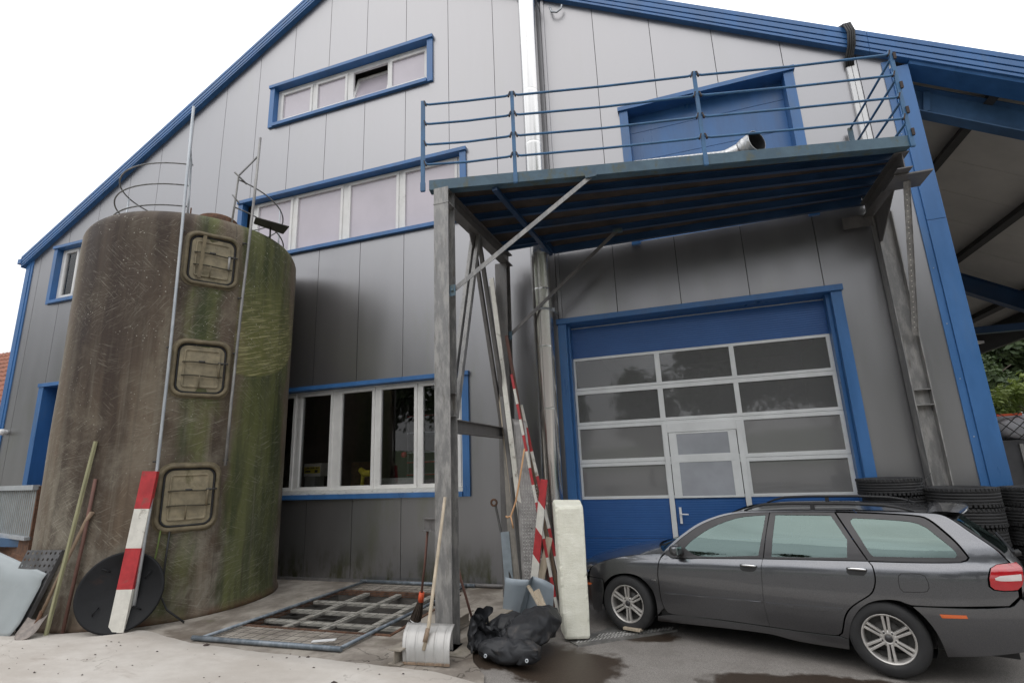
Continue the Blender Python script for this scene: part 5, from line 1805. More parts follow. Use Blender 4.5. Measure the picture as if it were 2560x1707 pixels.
# ------------------------------------------------------------------ car
M['paint'] = None
n = NT('dark_grey_metallic_paint')
f = n.noise(220, 2, .5)
dust = n.noise(1.7, 6, .65)
c = n.mix(n.ramp(f, .35, .65), (0.118, 0.121, 0.131), (0.153, 0.157, 0.169))
c = n.mix(n.ramp(dust, .4, .8, 0, .14), c, (0.13, 0.12, 0.11))
n.set(Base_Color=c, Metallic=.94, Roughness=n.ramp(dust, .3, .75, .28, .32))
n.b.inputs['Coat Weight'].default_value = 1.0
n.b.inputs['Coat Roughness'].default_value = .045
M['paint'] = n.m
M['trimgrey'] = pmat('dark_satin_trim', (0.040, 0.038, 0.040), .38, 0, .1, 5)
M['chrome'] = pmat('chrome', (.75, .75, .76), .12, 1.0, .03)
M['alloy'] = pmat('dusty_alloy', (.56, .54, .515), .38, .6, .12, 9, (.30, .24, .19), .5)
M['lampred'] = pmat('red_lamp_lens', (.40, .012, .018), .08, 0, .1, 9, spec=.8, coat=1)
M['lampwhite'] = pmat('clear_lamp_lens', (.62, .56, .54), .08, 0, .05, spec=.8, coat=1)
M['lamporange'] = pmat('orange_lamp_lens', (.65, .12, .02), .12, 0, .05, coat=1)
M['lampclear'] = pmat('headlamp_glass', (.42, .43, .45), .08, .3, .1, coat=1)
M['mirrorglass'] = pmat('mirror_glass', (.5, .6, .6), .05, 1.0, .02)
M['seatcloth'] = pmat('dark_seat_cloth', (.03, .03, .032), .9)

PROF = [(.05, .62), (.10, .70), (.16, .775), (.20, .80), (.30, .822), (.45, .840), (.60, .848), (.72, .846), (.80, .840), (.85, .830), (.88, .814), (.90, .799), (.93, .789), (.975, .777), (1.10, .734), (1.20, .690), (1.30, .640), (1.36, .602), (1.40, .560), (1.44, .48), (1.5, .3)]


def CW(s, h):
    sh = .045 * (s - 1.3) * sst(.55, .85, h) * (1 - sst(1.1, 1.3, h))
    hh = min(1.49, max(.06, h - sh))
    for i in range(len(PROF) - 1):
        if PROF[i][0] <= hh <= PROF[i + 1][0]:
            break
    q0, q1, q2, q3 = PROF[max(i - 1, 0)], PROF[i], PROF[i + 1], PROF[min(i + 2, len(PROF) - 1)]
    d = q2[0] - q1[0]
    t = (hh - q1[0]) / d
    m1 = (q2[1] - q0[1]) / (q2[0] - q0[0]) * d
    m2 = (q3[1] - q1[1]) / (q3[0] - q1[0]) * d
    wv_ = (2 * t ** 3 - 3 * t * t + 1) * q1[1] + (t ** 3 - 2 * t * t + t) * m1 + (-2 * t ** 3 + 3 * t * t) * q2[1] + (t ** 3 - t * t) * m2
    f_ = 1.0
    if s < -.15:
        f_ -= .30 * ((-.15 - s) / .72) ** 2.4
    if s > 2.85:
        f_ -= .15 * ((s - 2.85) / .8) ** 2.2
    return wv_ * f_


FD = [(0.514,0.895),(0.472,0.856),(0.45,0.788),(0.435,0.683),(0.436,0.544),(0.444,0.405),(0.465,0.32),(0.497,0.28),(0.551,0.267),(1.107,0.28),(1.564,0.28),(1.555,0.375),(1.544,0.483),(1.555,0.701),(1.562,0.825),(1.579,0.918),(1.18,0.894),(0.913,0.879),(0.613,0.86)]
RD = [(1.579,0.918),(1.562,0.825),(1.555,0.701),(1.544,0.483),(1.555,0.375),(1.564,0.28),(1.843,0.277),(2.142,0.283),(2.166,0.291),(2.194,0.314),(2.215,0.375),(2.246,0.466),(2.298,0.543),(2.388,0.617),(2.46,0.667),(2.505,0.713),(2.536,0.792),(2.542,0.862),(2.533,0.928),(2.507,0.962),(2.083,0.942)]
GA = [(0.751,0.974),(0.822,1.045),(1.007,1.171),(1.187,1.255),(1.362,1.31),(1.498,1.329),(1.627,1.34),(1.594,1.178),(1.538,0.947),(0.895,0.905)]
GB = [(1.726,1.344),(2.239,1.351),(2.298,1.25),(2.361,1.139),(2.341,0.984),(2.013,0.964),(1.666,0.946),(1.696,1.152)]
GC = [(2.409,1.314),(2.432,1.331),(2.672,1.326),(2.873,1.313),(2.943,1.296),(2.993,1.271),(3.048,1.216),(3.115,1.148),(3.17,1.08),(3.173,1.055),(3.155,1.035),(2.872,1.021),(2.56,1.007),(2.539,1.023),(2.468,1.172),(2.409,1.289)]
FRA = [(0.514,0.906),(0.631,1.005),(0.745,1.097),(0.914,1.21),(1.096,1.291),(1.273,1.34),(1.446,1.359),(1.666,1.369),(1.63,1.18),(1.584,0.926),(1.18,0.901),(0.913,0.887),(0.612,0.868)]
FRB = [(1.672,1.369),(1.97,1.378),(2.273,1.38),(2.388,1.175),(2.501,0.97),(2.084,0.95),(1.589,0.926),(1.633,1.18)]
FRC = [(2.287,1.378),(2.678,1.372),(2.966,1.354),(3.027,1.325),(3.101,1.25),(3.184,1.151),(3.233,1.064),(3.245,1.039),(3.229,1.019),(3.188,1.004),(2.865,0.981),(2.511,0.967),(2.399,1.176)]
QP = [(2.515,0.959),(2.864,0.975),(3.19,0.997),(3.236,1.014),(3.254,1.039),(3.24,1.071),(3.191,1.16),(3.108,1.261),(3.031,1.336),(2.967,1.363),(2.679,1.38),(2.287,1.387),(2.288,1.397),(2.681,1.398),(3.02,1.387),(3.152,1.363),(3.303,1.237),(3.435,1.117),(3.478,1.061),(3.507,1.01),(3.422,0.994),(3.372,0.964),(3.342,0.884),(3.337,0.824),(3.361,0.798),(3.431,0.792),(3.52,0.801),(3.516,0.757),(3.44,0.682),(2.781,0.625),(2.702,0.65),(2.613,0.652),(2.49,0.622),(2.398,0.562),(2.326,0.476),(2.277,0.377),(2.248,0.265),(2.17,0.283),(2.2,0.308),(2.223,0.373),(2.253,0.462),(2.304,0.538),(2.392,0.612),(2.464,0.662),(2.511,0.711),(2.542,0.793),(2.548,0.862),(2.539,0.931)]
LAMP = [(3.377,0.962),(3.421,0.99),(3.505,1.004),(3.552,1.016),(3.58,0.979),(3.57,0.895),(3.552,0.845),(3.516,0.809),(3.432,0.798),(3.366,0.804),(3.344,0.828),(3.348,0.885)]
RB = [(2.785,0.618),(3.438,0.674),(3.518,0.744),(3.538,0.731),(3.461,0.338),(3.211,0.281),(2.96,0.237),(2.938,0.359),(2.901,0.465),(2.848,0.55)]
FF = [(0.514,0.909),(0.353,0.89),(0.018,0.842),(-0.236,0.783),(-0.432,0.7),(-0.48,0.637),(-0.498,0.573),(-0.298,0.568),(-0.276,0.519),(-0.176,0.598),(-0.063,0.641),(0.066,0.657),(0.189,0.636),(0.285,0.573),(0.353,0.483),(0.375,0.362),(0.369,0.236),(0.453,0.318),(0.432,0.404),(0.424,0.543),(0.425,0.683),(0.44,0.788),(0.461,0.858)]
FB = [(-0.592,0.534),(-0.504,0.565),(-0.304,0.559),(-0.301,0.432),(-0.33,0.315),(-0.35,0.196),(-0.736,0.051)]
SILL = [(0.366,0.225),(0.55,0.26),(1.106,0.272),(1.563,0.272),(1.842,0.269),(2.141,0.274),(2.169,0.276),(2.247,0.257),(2.231,0.16),(1.821,0.165),(1.549,0.201),(0.916,0.185),(0.348,0.156)]
MOLD1 = [(0.491,0.494),(1.531,0.52),(1.531,0.497),(0.504,0.474)]
MOLD2 = [(1.559,0.519),(1.61,0.515),(2.245,0.54),(2.248,0.523),(2.212,0.498),(1.612,0.485)]
FLAP = [(2.726,0.861),(2.748,0.882),(2.885,0.89),(2.917,0.877),(2.931,0.829),(2.93,0.783),(2.913,0.755),(2.882,0.745),(2.74,0.733),(2.719,0.762),(2.719,0.816)]
H1 = [(1.354,0.84),(1.368,0.853),(1.507,0.863),(1.523,0.845),(1.514,0.818),(1.485,0.797),(1.379,0.792),(1.354,0.809)]
H2 = [(2.326,0.888),(2.338,0.899),(2.479,0.906),(2.492,0.889),(2.483,0.864),(2.456,0.84),(2.345,0.838),(2.324,0.857)]
IND = [(2.961,0.583),(3.147,0.594),(3.154,0.564),(2.977,0.549)]
FIND = [(-0.592,0.493),(-0.465,0.505),(-0.453,0.491),(-0.483,0.472),(-0.587,0.462)]
HL = [(-0.576,0.682),(-0.509,0.7),(-0.49,0.655),(-0.502,0.586),(-0.583,0.555)]
BADGE = [(0.342,0.623),(0.4,0.625),(0.399,0.593),(0.343,0.591)]
FB2 = [(-.50,.566),(-.304,.559),(-.301,.432),(-.335,.315),(-.37,.18),(-.50,.17)]


def smooth_loop(P, seg=6, cos_lim=.80):
    n_ = len(P)
    V = [Vector((p[0], p[1], 0)) for p in P]
    corner = []
    for i in range(n_):
        a = (V[i] - V[i - 1]); c = (V[(i + 1) % n_] - V[i])
        corner.append(a.length < 1e-6 or c.length < 1e-6 or a.normalized().dot(c.normalized()) < cos_lim)
    out_ = []
    for i in range(n_):
        p, q = V[i], V[(i + 1) % n_]
        ln = (q - p).length

        def tan(k, fwd):
            if corner[k]:
                return q - p
            t = (V[(k + 1) % n_] - V[k - 1])
            return t.normalized() * ln
        tp, tq = tan(i, 1), tan((i + 1) % n_, 0)
        k = max(1, min(seg, int(ln / .03)))
        for j in range(k):
            t = j / k
            out_.append((2 * t ** 3 - 3 * t * t + 1) * p + (t ** 3 - 2 * t * t + t) * tp + (-2 * t ** 3 + 3 * t * t) * q + (t ** 3 - t * t) * tq)
    return out_


def inset_loop(V, d):
    n_ = len(V)
    area = sum(V[i].x * V[(i + 1) % n_].y - V[(i + 1) % n_].x * V[i].y for i in range(n_))
    sg = 1 if area > 0 else -1
    out_ = []
    for i in range(n_):
        a = (V[i] - V[i - 1]); c = (V[(i + 1) % n_] - V[i])
        if a.length < 1e-7: a = c
        if c.length < 1e-7: c = a
        na = Vector((-a.y, a.x, 0)).normalized() * sg
        nc = Vector((-c.y, c.x, 0)).normalized() * sg
        m = na + nc
        m = m.normalized() if m.length > .2 else na
        out_.append(V[i] + m * d / max(.5, m.dot(na)))
    return out_


def side_panel(name, P, mat, parent, off=0.0, holes=(), shrink=.003, side=-1, depth=.02, step=.06, seg=6, cn=True):
    """body panel: outline in the side view (s, h), bent onto the body side"""
    bm = bmesh.new()
    loops = [inset_loop(smooth_loop(P, seg), shrink)] + [inset_loop(smooth_loop(h, seg), -.001) for h in holes]
    edges = []
    for lp in loops:
        vv = [bm.verts.new(p) for p in lp]
        edges += [bm.edges.new((vv[i], vv[(i + 1) % len(vv)])) for i in range(len(vv))]
    bmesh.ops.triangle_fill(bm, use_beauty=True, use_dissolve=False, edges=edges, normal=(0, 0, 1))
    xs_ = [v.co.x for v in bm.verts]; ys_ = [v.co.y for v in bm.verts]
    for ax, lo, hi, st in ((0, min(xs_), max(xs_), step), (1, min(ys_), max(ys_), step * .6)):
        x = math.floor(lo / st) * st
        while x < hi:
            x += st
            co = (x, 0, 0) if ax == 0 else (0, x, 0)
            no = (1, 0, 0) if ax == 0 else (0, 1, 0)
            bmesh.ops.bisect_plane(bm, geom=bm.verts[:] + bm.edges[:] + bm.faces[:], plane_co=co, plane_no=no, dist=1e-5)
    bmesh.ops.remove_doubles(bm, verts=bm.verts[:], dist=2e-4)
    be = [e for e in bm.edges if len(e.link_faces) == 1]
    bset = set(v for e in be for v in e.verts)
    for f_ in bm.faces:
        f_.smooth = True
    nrm = {}

    def mapv(s, h, o_):
        e = .004
        ws = (CW(s + e, h) - CW(s - e, h)) / (2 * e); wh = (CW(s, h + e) - CW(s, h - e)) / (2 * e)
        nn_ = Vector((-ws, side, -wh)).normalized()
        p = Vector((s, side * CW(s, h), h)) + nn_ * o_
        return p, nn_
    orig = [v for v in bm.verts]
    for v in orig:
        s, h = v.co.x, v.co.y
        p, nn_ = mapv(s, h, off - (.0012 if v in bset else 0))
        v.co = p
        nrm[v] = nn_
    ret = bmesh.ops.extrude_edge_only(bm, edges=be)
    for v in ret['geom']:
        if isinstance(v, bmesh.types.BMVert):
            near = None
            v.co.y -= side * depth
    bm.verts.index_update()
    bm.faces.ensure_lookup_table()
    # orient faces outwards
    for f_ in bm.faces:
        f_.normal_update()
    main = [f_ for f_ in bm.faces if all(v in nrm for v in f_.verts)]
    for f_ in main:
        if f_.normal.dot(nrm[f_.verts[0]]) < 0:
            f_.normal_flip()
    for f_ in bm.faces:
        f_.smooth = True
    nl = []
    for v in bm.verts:
        if v in nrm:
            nl.append(tuple(nrm[v]))
        else:
            b_ = [e.other_vert(v) for e in v.link_edges if e.other_vert(v) in nrm]
            nl.append(tuple(nrm[b_[0]]) if b_ else (0, side, 0))
    me = bpy.data.meshes.new(name)
    bm.to_mesh(me); bm.free()
    me.materials.append(mat)
    if cn:
        me.normals_split_custom_set_from_vertices(nl)
    else:
        me.shade_flat()
    o_ = bpy.data.objects.new(name, me)
    COL.objects.link(o_)
    o_.parent = parent
    OFS[o_.name] = Vector()
    return o_


car = thing('parked_car', 'dark grey metallic estate car parked in front of the blue gate', 'car', (4.24, -.763, -.1), rad(-18.73), local=True)


def lerp_curve(P, t):
    L_ = [0]
    for a, c in zip(P[:-1], P[1:]):
        L_.append(L_[-1] + math.hypot(c[0] - a[0], c[1] - a[1]))
    x = t * L_[-1]
    for i in range(len(P) - 1):
        if x <= L_[i + 1] + 1e-9:
            k = (x - L_[i]) / max(1e-9, L_[i + 1] - L_[i])
            p0_, p1_, p2_, p3_ = P[max(i - 1, 0)], P[i], P[i + 1], P[min(i + 2, len(P) - 1)]
            r_ = []
            for d in (0, 1):
                m1 = (p2_[d] - p0_[d]) / 2 if i > 0 else (p2_[d] - p1_[d])
                m2 = (p3_[d] - p1_[d]) / 2 if i < len(P) - 2 else (p2_[d] - p1_[d])
                r_.append((2 * k ** 3 - 3 * k * k + 1) * p1_[d] + (k ** 3 - 2 * k * k + k) * m1 + (-2 * k ** 3 + 3 * k * k) * p2_[d] + (k ** 3 - k * k) * m2)
            return r_
    return list(P[-1])


def cap(name, E, C, mat, u0=0., u1=1., v0=-1., v1=1., off=0.0, nu=24, nv=32, pw=2.2, parent=None):
    def fn(a, c):
        u = u0 + (u1 - u0) * a; v = v0 + (v1 - v0) * c
        e, k = lerp_curve(E, u), lerp_curve(C, u)
        q = abs(v) ** pw
        return Vector((k[0] + (e[0] - k[0]) * q, CW(*e) * v, k[1] + (e[1] - k[1]) * q))
    b_ = MB(); b_.grid(fn, nu, nv)
    bmesh.ops.recalc_face_normals(b_.bm, faces=b_.bm.faces[:])
    if sum(f_.normal.z for f_ in b_.bm.faces) < 0:
        bmesh.ops.reverse_faces(b_.bm, faces=b_.bm.faces[:])
    if off:
        b_.bm.normal_update()
        nn_ = {v: v.normal.copy() for v in b_.bm.verts}
        for v in b_.bm.verts:
            v.co += nn_[v] * off
    o_ = b_.out(name, mat, parent or car, fixn=False)
    return o_


hoodE = [(-.50, .640), (-.432, .700), (-.234, .783), (.026, .845), (.356, .891), (.514, .911)]
hoodC = [(-.87, .655), (-.74, .725), (-.52, .785), (-.27, .850), (.0, .900), (.24, .945)]
cap('hood', hoodE, hoodC, M['paint'], off=.001)
wsE = [(.515, .912), (.626, 1.008), (.741, 1.101), (.912, 1.214), (1.096, 1.296), (1.274, 1.345)]
wsC = [(.26, .935), (.47, 1.0), (.72, 1.09), (1.0, 1.235), (1.2, 1.32), (1.36, 1.372)]
cap('windscreen', wsE, wsC, M['carglass'], v0=-.965, v1=.965)
cap('cowl', [(.42, .895), (.53, .925)], [(.2, .935), (.30, .95)], M['black'], off=-.012, nu=4)
roE = [(1.274, 1.352), (1.446, 1.375), (1.666, 1.390), (1.97, 1.398), (2.273, 1.402), (2.68, 1.403), (3.02, 1.390)]
roC = [(1.36, 1.378), (1.58, 1.408), (1.85, 1.42), (2.1, 1.426), (2.4, 1.428), (2.75, 1.418), (3.06, 1.398)]
cap('roof', roE, roC, M['paint'], pw=3)
tgE = [(3.02, 1.390), (3.152, 1.363), (3.303, 1.236), (3.435, 1.116), (3.48, 1.06), (3.525, 1.0), (3.552, .90), (3.53, .72)]
tgC = [(3.06, 1.398), (3.24, 1.345), (3.40, 1.215), (3.53, 1.09), (3.59, 1.01), (3.635, .93), (3.645, .84), (3.63, .68)]
cap('tailgate', tgE, tgC, M['paint'], off=-.004, v0=-.97, v1=.97)
cap('rear_window', tgE, tgC, M['carglass'], u0=.22, u1=.60, v0=-.86, v1=.86, off=.004)
cap('window_surround', tgE, tgC, M['black'], u0=.17, u1=.63, v0=-.955, v1=.955, off=.001)


def front(u, v, off=0.0, h0=.17, h1=.655):
    y = (u * 2 - 1)
    h = h0 + (h1 - h0) * v
    W0 = CW(-.49, max(.2, h)) + .002
    s = -.88 + .02 * math.cos((v - .4) * 3) + .385 * abs(y) ** 3.2 - off + (.10 * (1 - v / .3) ** 2 if v < .3 else 0)
    return Vector((s, y * W0, h))


b = MB(); b.grid(lambda u, v: front(u, v, 0, .17, .53), 40, 12); b.out('front_bumper', M['paint'], car)
b = MB(); b.grid(lambda u, v: front(.30 + .4 * u, v, .01, .54, .65), 20, 4)
b.out('grille', M['black'], car)
b = MB()
for k in range(9):
    p = front(.32 + .36 * k / 8, .5, .018, .54, .65); b.box(p.x - .006, p.x, p.y - .006, p.y + .006, .545, .645)
b.out('grille_bars', M['chrome'], car)
for a in (0.03, .72):
    b = MB(); b.grid(lambda u, v: front(a + .25 * u, v, .004, .545, .655), 16, 5); b.out('headlight', M['lampclear'], car)


def rear(u, v, off=0.0, h0=.345, h1=.72):
    y = (u * 2 - 1)
    h = h0 + (h1 - h0) * v
    s0 = 3.46 + .078 * v
    return Vector((s0 + .15 - (.15) * abs(y) ** 3 + off + .02 * math.sin(v * 3) * (1 - abs(y) ** 6), y * (CW(s0, h) + .011), h))


b = MB(); b.grid(rear, 40, 12); b.out('rear_bumper', M['paint'], car)
b = MB(); b.grid(lambda u, v: Vector((3.50 + .14 * (1 - abs(2 * u - 1) ** 3) - .10 * (1 - v), (2 * u - 1) * .70, .716 + .012 * v)), 30, 3); b.out('bumper_step', M['trimgrey'], car)

wheel_proto = None
for side in (-1, 1):
    fd = side_panel('front_door', FD, M['paint'], car, side=side)
    rd = side_panel('rear_door', RD, M['paint'], car, side=side)
    side_panel('fender', FF, M['paint'], car, side=side)
    qp = side_panel('rear_quarter', QP, M['paint'], car, side=side)
    side_panel('sill', SILL, M['paint'], car, side=side, off=-.004)
    side_panel('bumper_side', FB2, M['paint'], car, side=side)
    side_panel('bumper_side', RB, M['paint'], car, side=side, off=.012)
    side_panel('window_frame', FRA, M['trimgrey'], fd, holes=[GA], side=side, off=-.001)
    side_panel('window_frame', FRB, M['trimgrey'], rd, holes=[GB], side=side, off=-.001)
    side_panel('window_frame', FRC, M['trimgrey'], qp, holes=[GC], side=side, off=-.001)
    for pn, G_ in ((fd, GA), (rd, GB), (qp, GC)):
        side_panel('window', G_, M['carglass'], pn, side=side, off=-.006, shrink=-.004, depth=.002)
    side_panel('belt_strip', [(.52, .897), (.62, .864), (.919, .883), (1.185, .897), (1.584, .921), (2.085, .946), (2.509, .966), (2.866, .979), (3.19, 1.0), (3.19, 1.007), (2.866, .986), (2.51, .972), (2.086, .953), (1.59, .929), (1.185, .905), (.919, .890), (.62, .872), (.515, .906)], M['black'], car, side=side, off=.003, shrink=0, depth=.006)
    up = [(.515, .906), (.626, 1.003), (.741, 1.096), (.912, 1.209), (1.096, 1.291), (1.274, 1.340), (1.446, 1.359), (1.669, 1.369), (1.97, 1.378), (2.287, 1.382)]
    hi_ = [(2.287, 1.402), (1.97, 1.399), (1.667, 1.391), (1.446, 1.377), (1.262, 1.356), (1.082, 1.309), (.894, 1.228), (.722, 1.114), (.606, 1.02), (.497, .916)]
    side_panel('roof_side', up + hi_, M['paint'], car, side=side, shrink=.001)
    tl = side_panel('tail_light', LAMP, M['lampred'], car, side=side, off=.010, depth=.03)
    side_panel('lens', [(3.382, .895), (3.42, .913), (3.50, .925), (3.563, .935), (3.556, .88), (3.49, .873), (3.42, .870), (3.385, .876)], M['lampwhite'], tl, side=side, off=.0125, depth=.005)
    side_panel('side_lamp', IND, M['lamporange'], car, side=side, off=.020, depth=.02)
    side_panel('side_lamp', FIND, M['lamporange'], car, side=side, off=.012, depth=.02)
    side_panel('door_moulding', MOLD1, M['paint'], fd, side=side, off=.013, depth=.02, cn=False, step=.3)
    side_panel('door_moulding', MOLD2, M['paint'], rd, side=side, off=.013, depth=.02, cn=False, step=.3)
    side_panel('flap_gap', FLAP, M['black'], qp, side=side, off=.0025, shrink=-.004, depth=.006, step=.03)
    side_panel('fuel_flap', FLAP, M['paint'], qp, side=side, off=.0042, shrink=.002, depth=.004, step=.03)
    for pn, H_ in ((fd, H1), (rd, H2)):
        side_panel('handle_recess', H_, M['black'], pn, side=side, off=.0012, depth=.004, shrink=0)
        xs_ = [p[0] for p in H_]; zs_ = [p[1] for p in H_]
        sa, sb, zt = min(xs_), max(xs_), max(zs_)
        b = MB()
        pth = []
        for k in range(9):
            t = k / 8
            s = sa + .004 + (sb - sa - .008) * t; h = zt - .012 + .004 * math.sin(t * 3.14)
            pth.append(Vector((s, side * (CW(s, h) + .004 + .016 * math.sin(t * 3.14) ** .5), h)))
        b.tube(pth, [.009] + [.0125] * 7 + [.009], 8)
        b.out('door_handle', M['chrome'], pn)
    side_panel('badge', BADGE, M['chrome'], car, side=side, off=.003, depth=.003)
    # mirror
    b = MB()

    def mir(u, v):
        a = u * 2 * math.pi; c_ = v * math.pi
        x = math.copysign(abs(math.cos(a)) ** .6, math.cos(a)) * math.sin(c_) ** .5
        z = math.copysign(abs(math.sin(a)) ** .6, math.sin(a)) * math.sin(c_) ** .5
        return Vector((.70 + .055 * math.cos(c_) * (1 if math.cos(c_) < 0 else .55) * 1.2, side * (.895 + .085 * x), .965 + .058 * z))
    b.grid(mir, 28, 12, closed_u=True)
    mr_ = b.out('mirror', M['paint'], car)
    b = MB(); b.box(.728, .738, min(side * .825, side * .965), max(side * .825, side * .965), .925, 1.005); b.out('mirror_glass', M['mirrorglass'], mr_, bev=.004)
    b = MB(); b.box(.68, .74, min(side * .77, side * .85), max(side * .77, side * .85), .905, .935); b.out('mirror_arm', M['black'], mr_, bev=.006)
    # roof rail
    b = MB(); b.tube([(1.40, side * .555, 1.375), (1.50, side * .55, 1.415), (1.62, side * .545, 1.445), (1.9, side * .54, 1.458), (2.4, side * .54, 1.462), (2.7, side * .545, 1.45), (2.82, side * .545, 1.43), (2.93, side * .545, 1.395)], [.010, .013, .015, .015, .015, .015, .013, .010], 10)
    b.box(2.06, 2.10, side * .545 - .012, side * .545 + .012, 1.40, 1.455)
    b.out('roof_rail', M['black'], car)
    # wheel arch liners
    for s in (0.0, 2.56):
        b = MB(); b.lathe((s, side * .50, .318), [(.352, 0), (.352, .27), (.350, .275)], 32, (0, side, 0), 0, 2 * math.pi)
        for v in b.bm.verts:
            if v.co.z < .2:
                v.co.z = .2
        b.out('wheel_arch', M['black'], car)
b = MB()


def spo(u, v):
    P_ = [(3.02, 1.392), (3.06, 1.425), (3.12, 1.436), (3.22, 1.438), (3.32, 1.43), (3.355, 1.42), (3.34, 1.408), (3.26, 1.375), (3.16, 1.362), (3.05, 1.375)]
    k = u * 10
    i = int(k) % 10
    t = k - int(k)
    a, c_ = P_[i], P_[(i + 1) % 10]
    y = (v * 2 - 1)
    return Vector((a[0] + (c_[0] - a[0]) * t - .07 * abs(y) ** 3 * (1 if i in (3, 4, 5, 6) else .4), y * .56, a[1] + (c_[1] - a[1]) * t - .035 * abs(y) ** 2.5))


b.grid(spo, 20, 20, closed_u=True); b.out('spoiler', M['paint'], car)
b = MB(); b.bar((3.60, -.05, 1.0), (3.53, .3, 1.13), .02, .02); b.lathe((3.61, 0, .99), [(.03, -.02), (.03, .04), (0, .05)], 10, (1, 0, .3)); b.out('rear_wiper', M['black'], car)
b = MB(); b.bar((.40, -.55, .955), (.75, -.1, 1.09), .02, .012); b.bar((.36, .0, .955), (.72, .45, 1.07), .02, .012); b.out('wiper', M['black'], car)
b = MB(); b.tube([(2.86, .15, 1.42), (3.12, .15, 1.72)], .004, 6); b.out('aerial', M['black'], car)
# black underbody boxes added to block light inside the shell, then the cabin
b = MB()
b.box(-.6, 3.45, -.47, .47, .20, .55)
b.box(.40, 2.16, -.765, .765, .20, .62)
b.box(2.96, 3.44, -.66, .66, .32, .62)
b.box(-.62, -.36, -.55, .55, .2, .55)
b.box(-.5, .35, -.46, .46, .55, .74)
b.box(.30, .62, -.70, .70, .55, .86)
b.box(2.2, 3.42, -.62, .62, .55, .70)
for sd_ in (-1, 1):
    b.box(.45, 1.56, min(sd_ * .72, sd_ * .76), max(sd_ * .72, sd_ * .76), .62, .86)
    b.box(1.60, 2.40, min(sd_ * .72, sd_ * .76), max(sd_ * .72, sd_ * .76), .62, .86)
b.out('underbody_light_block', M['black'], car)
b = MB()
for y in (-.37, .37):
    b.box(1.15, 1.65, y - .24, y + .24, .55, .68)
    b.hexa([(1.58, y - .24, .62), (1.72, y - .24, .62), (1.72, y + .24, .62), (1.58, y + .24, .62)], [(1.80, y - .20, 1.10), (1.88, y - .20, 1.10), (1.88, y + .20, 1.10), (1.80, y + .20, 1.10)])
    b.box(1.83, 1.90, y - .11, y + .11, 1.13, 1.27)
b.box(2.0, 2.35, -.62, .62, .55, .72)
b.hexa([(2.3, -.62, .66), (2.42, -.62, .66), (2.42, .62, .66), (2.3, .62, .66)], [(2.48, -.58, 1.05), (2.55, -.58, 1.05), (2.55, .58, 1.05), (2.48, .58, 1.05)])
b.out('seat', M['seatcloth'], car, bev=.03)
b = MB(); b.hexa([(.5, -.68, .8), (.95, -.68, .72), (.95, .68, .72), (.5, .68, .8)], [(.5, -.66, .92), (.82, -.66, .93), (.82, .66, .93), (.5, .66, .92)]); b.out('dashboard', M['seatcloth'], car, bev=.03)
b = MB(); cs = Vector((1.02, -.37, .90)); ax = Vector((-.85, 0, -.5)).normalized(); u_ = Vector((0, 1, 0)); v_ = ax.cross(u_)
b.tube([cs + (u_ * math.cos(k * .2618) + v_ * math.sin(k * .2618)) * .18 for k in range(24)], .014, 8, closed=True)
b.bar(cs - u_ * .17, cs + u_ * .17, .03, .02); b.out('steering_wheel', M['black'], car)


def make_wheel(s, side, steer=0):
    c_ = Vector((s, side * .725, .313))
    ax = Vector((0, side, 0))
    wn_ = bpy.data.objects.new('wheel', None)
    b = MB()
    b.lathe(c_, [(.205, -.10), (.25, -.112), (.285, -.11), (.305, -.098), (.314, -.06), (.3155, 0), (.314, .06), (.305, .092), (.293, .102), (.275, .108), (.25, .111), (.225, .108), (.212, .098), (.205, .088)], 64, ax)
    for k in (-.045, -.015, .015, .045):
        pass
    ty = b.out('wheel', M['rubber'], car)
    b = MB()
    b.lathe(c_, [(.208, .085), (.210, .094), (.203, .097), (.195, .090), (.188, .07), (.185, -.08)], 48, ax)
    e1 = Vector((1, 0, 0)); e2 = Vector((0, 0, 1))
    for k in range(6):
        a0 = rad(90 + 60 * k)
        for da in (-1, 1):
            r0, r1 = .045, .197
            d = e1 * math.cos(a0) + e2 * math.sin(a0); t_ = -e1 * math.sin(a0) + e2 * math.cos(a0)
            p = c_ + d * r0 + t_ * da * .0145 + ax * .072
            q = c_ + d * r1 + t_ * da * .0215 + ax * .082
            sN = t_
            for (A_, B_, w0, w1) in ((p, q, .0125, .0150),):
                b.hexa([A_ - sN * w0 - ax * .025, A_ + sN * w0 - ax * .025, B_ + sN * w1 - ax * .03, B_ - sN * w1 - ax * .03],
                       [A_ - sN * w0 * .8 + ax * .004, A_ + sN * w0 * .8 + ax * .004, B_ + sN * w1 * .7 + ax * .002, B_ - sN * w1 * .7 + ax * .002])
    b.lathe(c_, [(.068, .03), (.072, .06), (.068, .072), (.040, .078), (.034, .074), (0, .074)], 30, ax)
    b.out('rim', M['alloy'], ty, bev=.003)
    b = MB(); b.lathe(c_, [(.031, .074), (.030, .080), (0, .082)], 20, ax)
    for k in range(5):
        a0 = rad(54 + 72 * k)
        b.lathe(c_ + (e1 * math.cos(a0) + e2 * math.sin(a0)) * .054, [(.010, .06), (.010, .076), (0, .078)], 8, ax)
    b.out('hub_cap', M['trimgrey'], ty)
    b = MB(); b.lathe(c_, [(.184, .0), (0, .0)], 30, ax); b.lathe(c_, [(.135, .004), (.135, .02), (.06, .02)], 30, ax); b.out('brake_disc', M['darksteel'], ty)
    bpy.data.objects.remove(wn_)


for s in (0.0, 2.56):
    for side in (-1, 1):
        make_wheel(s, side)

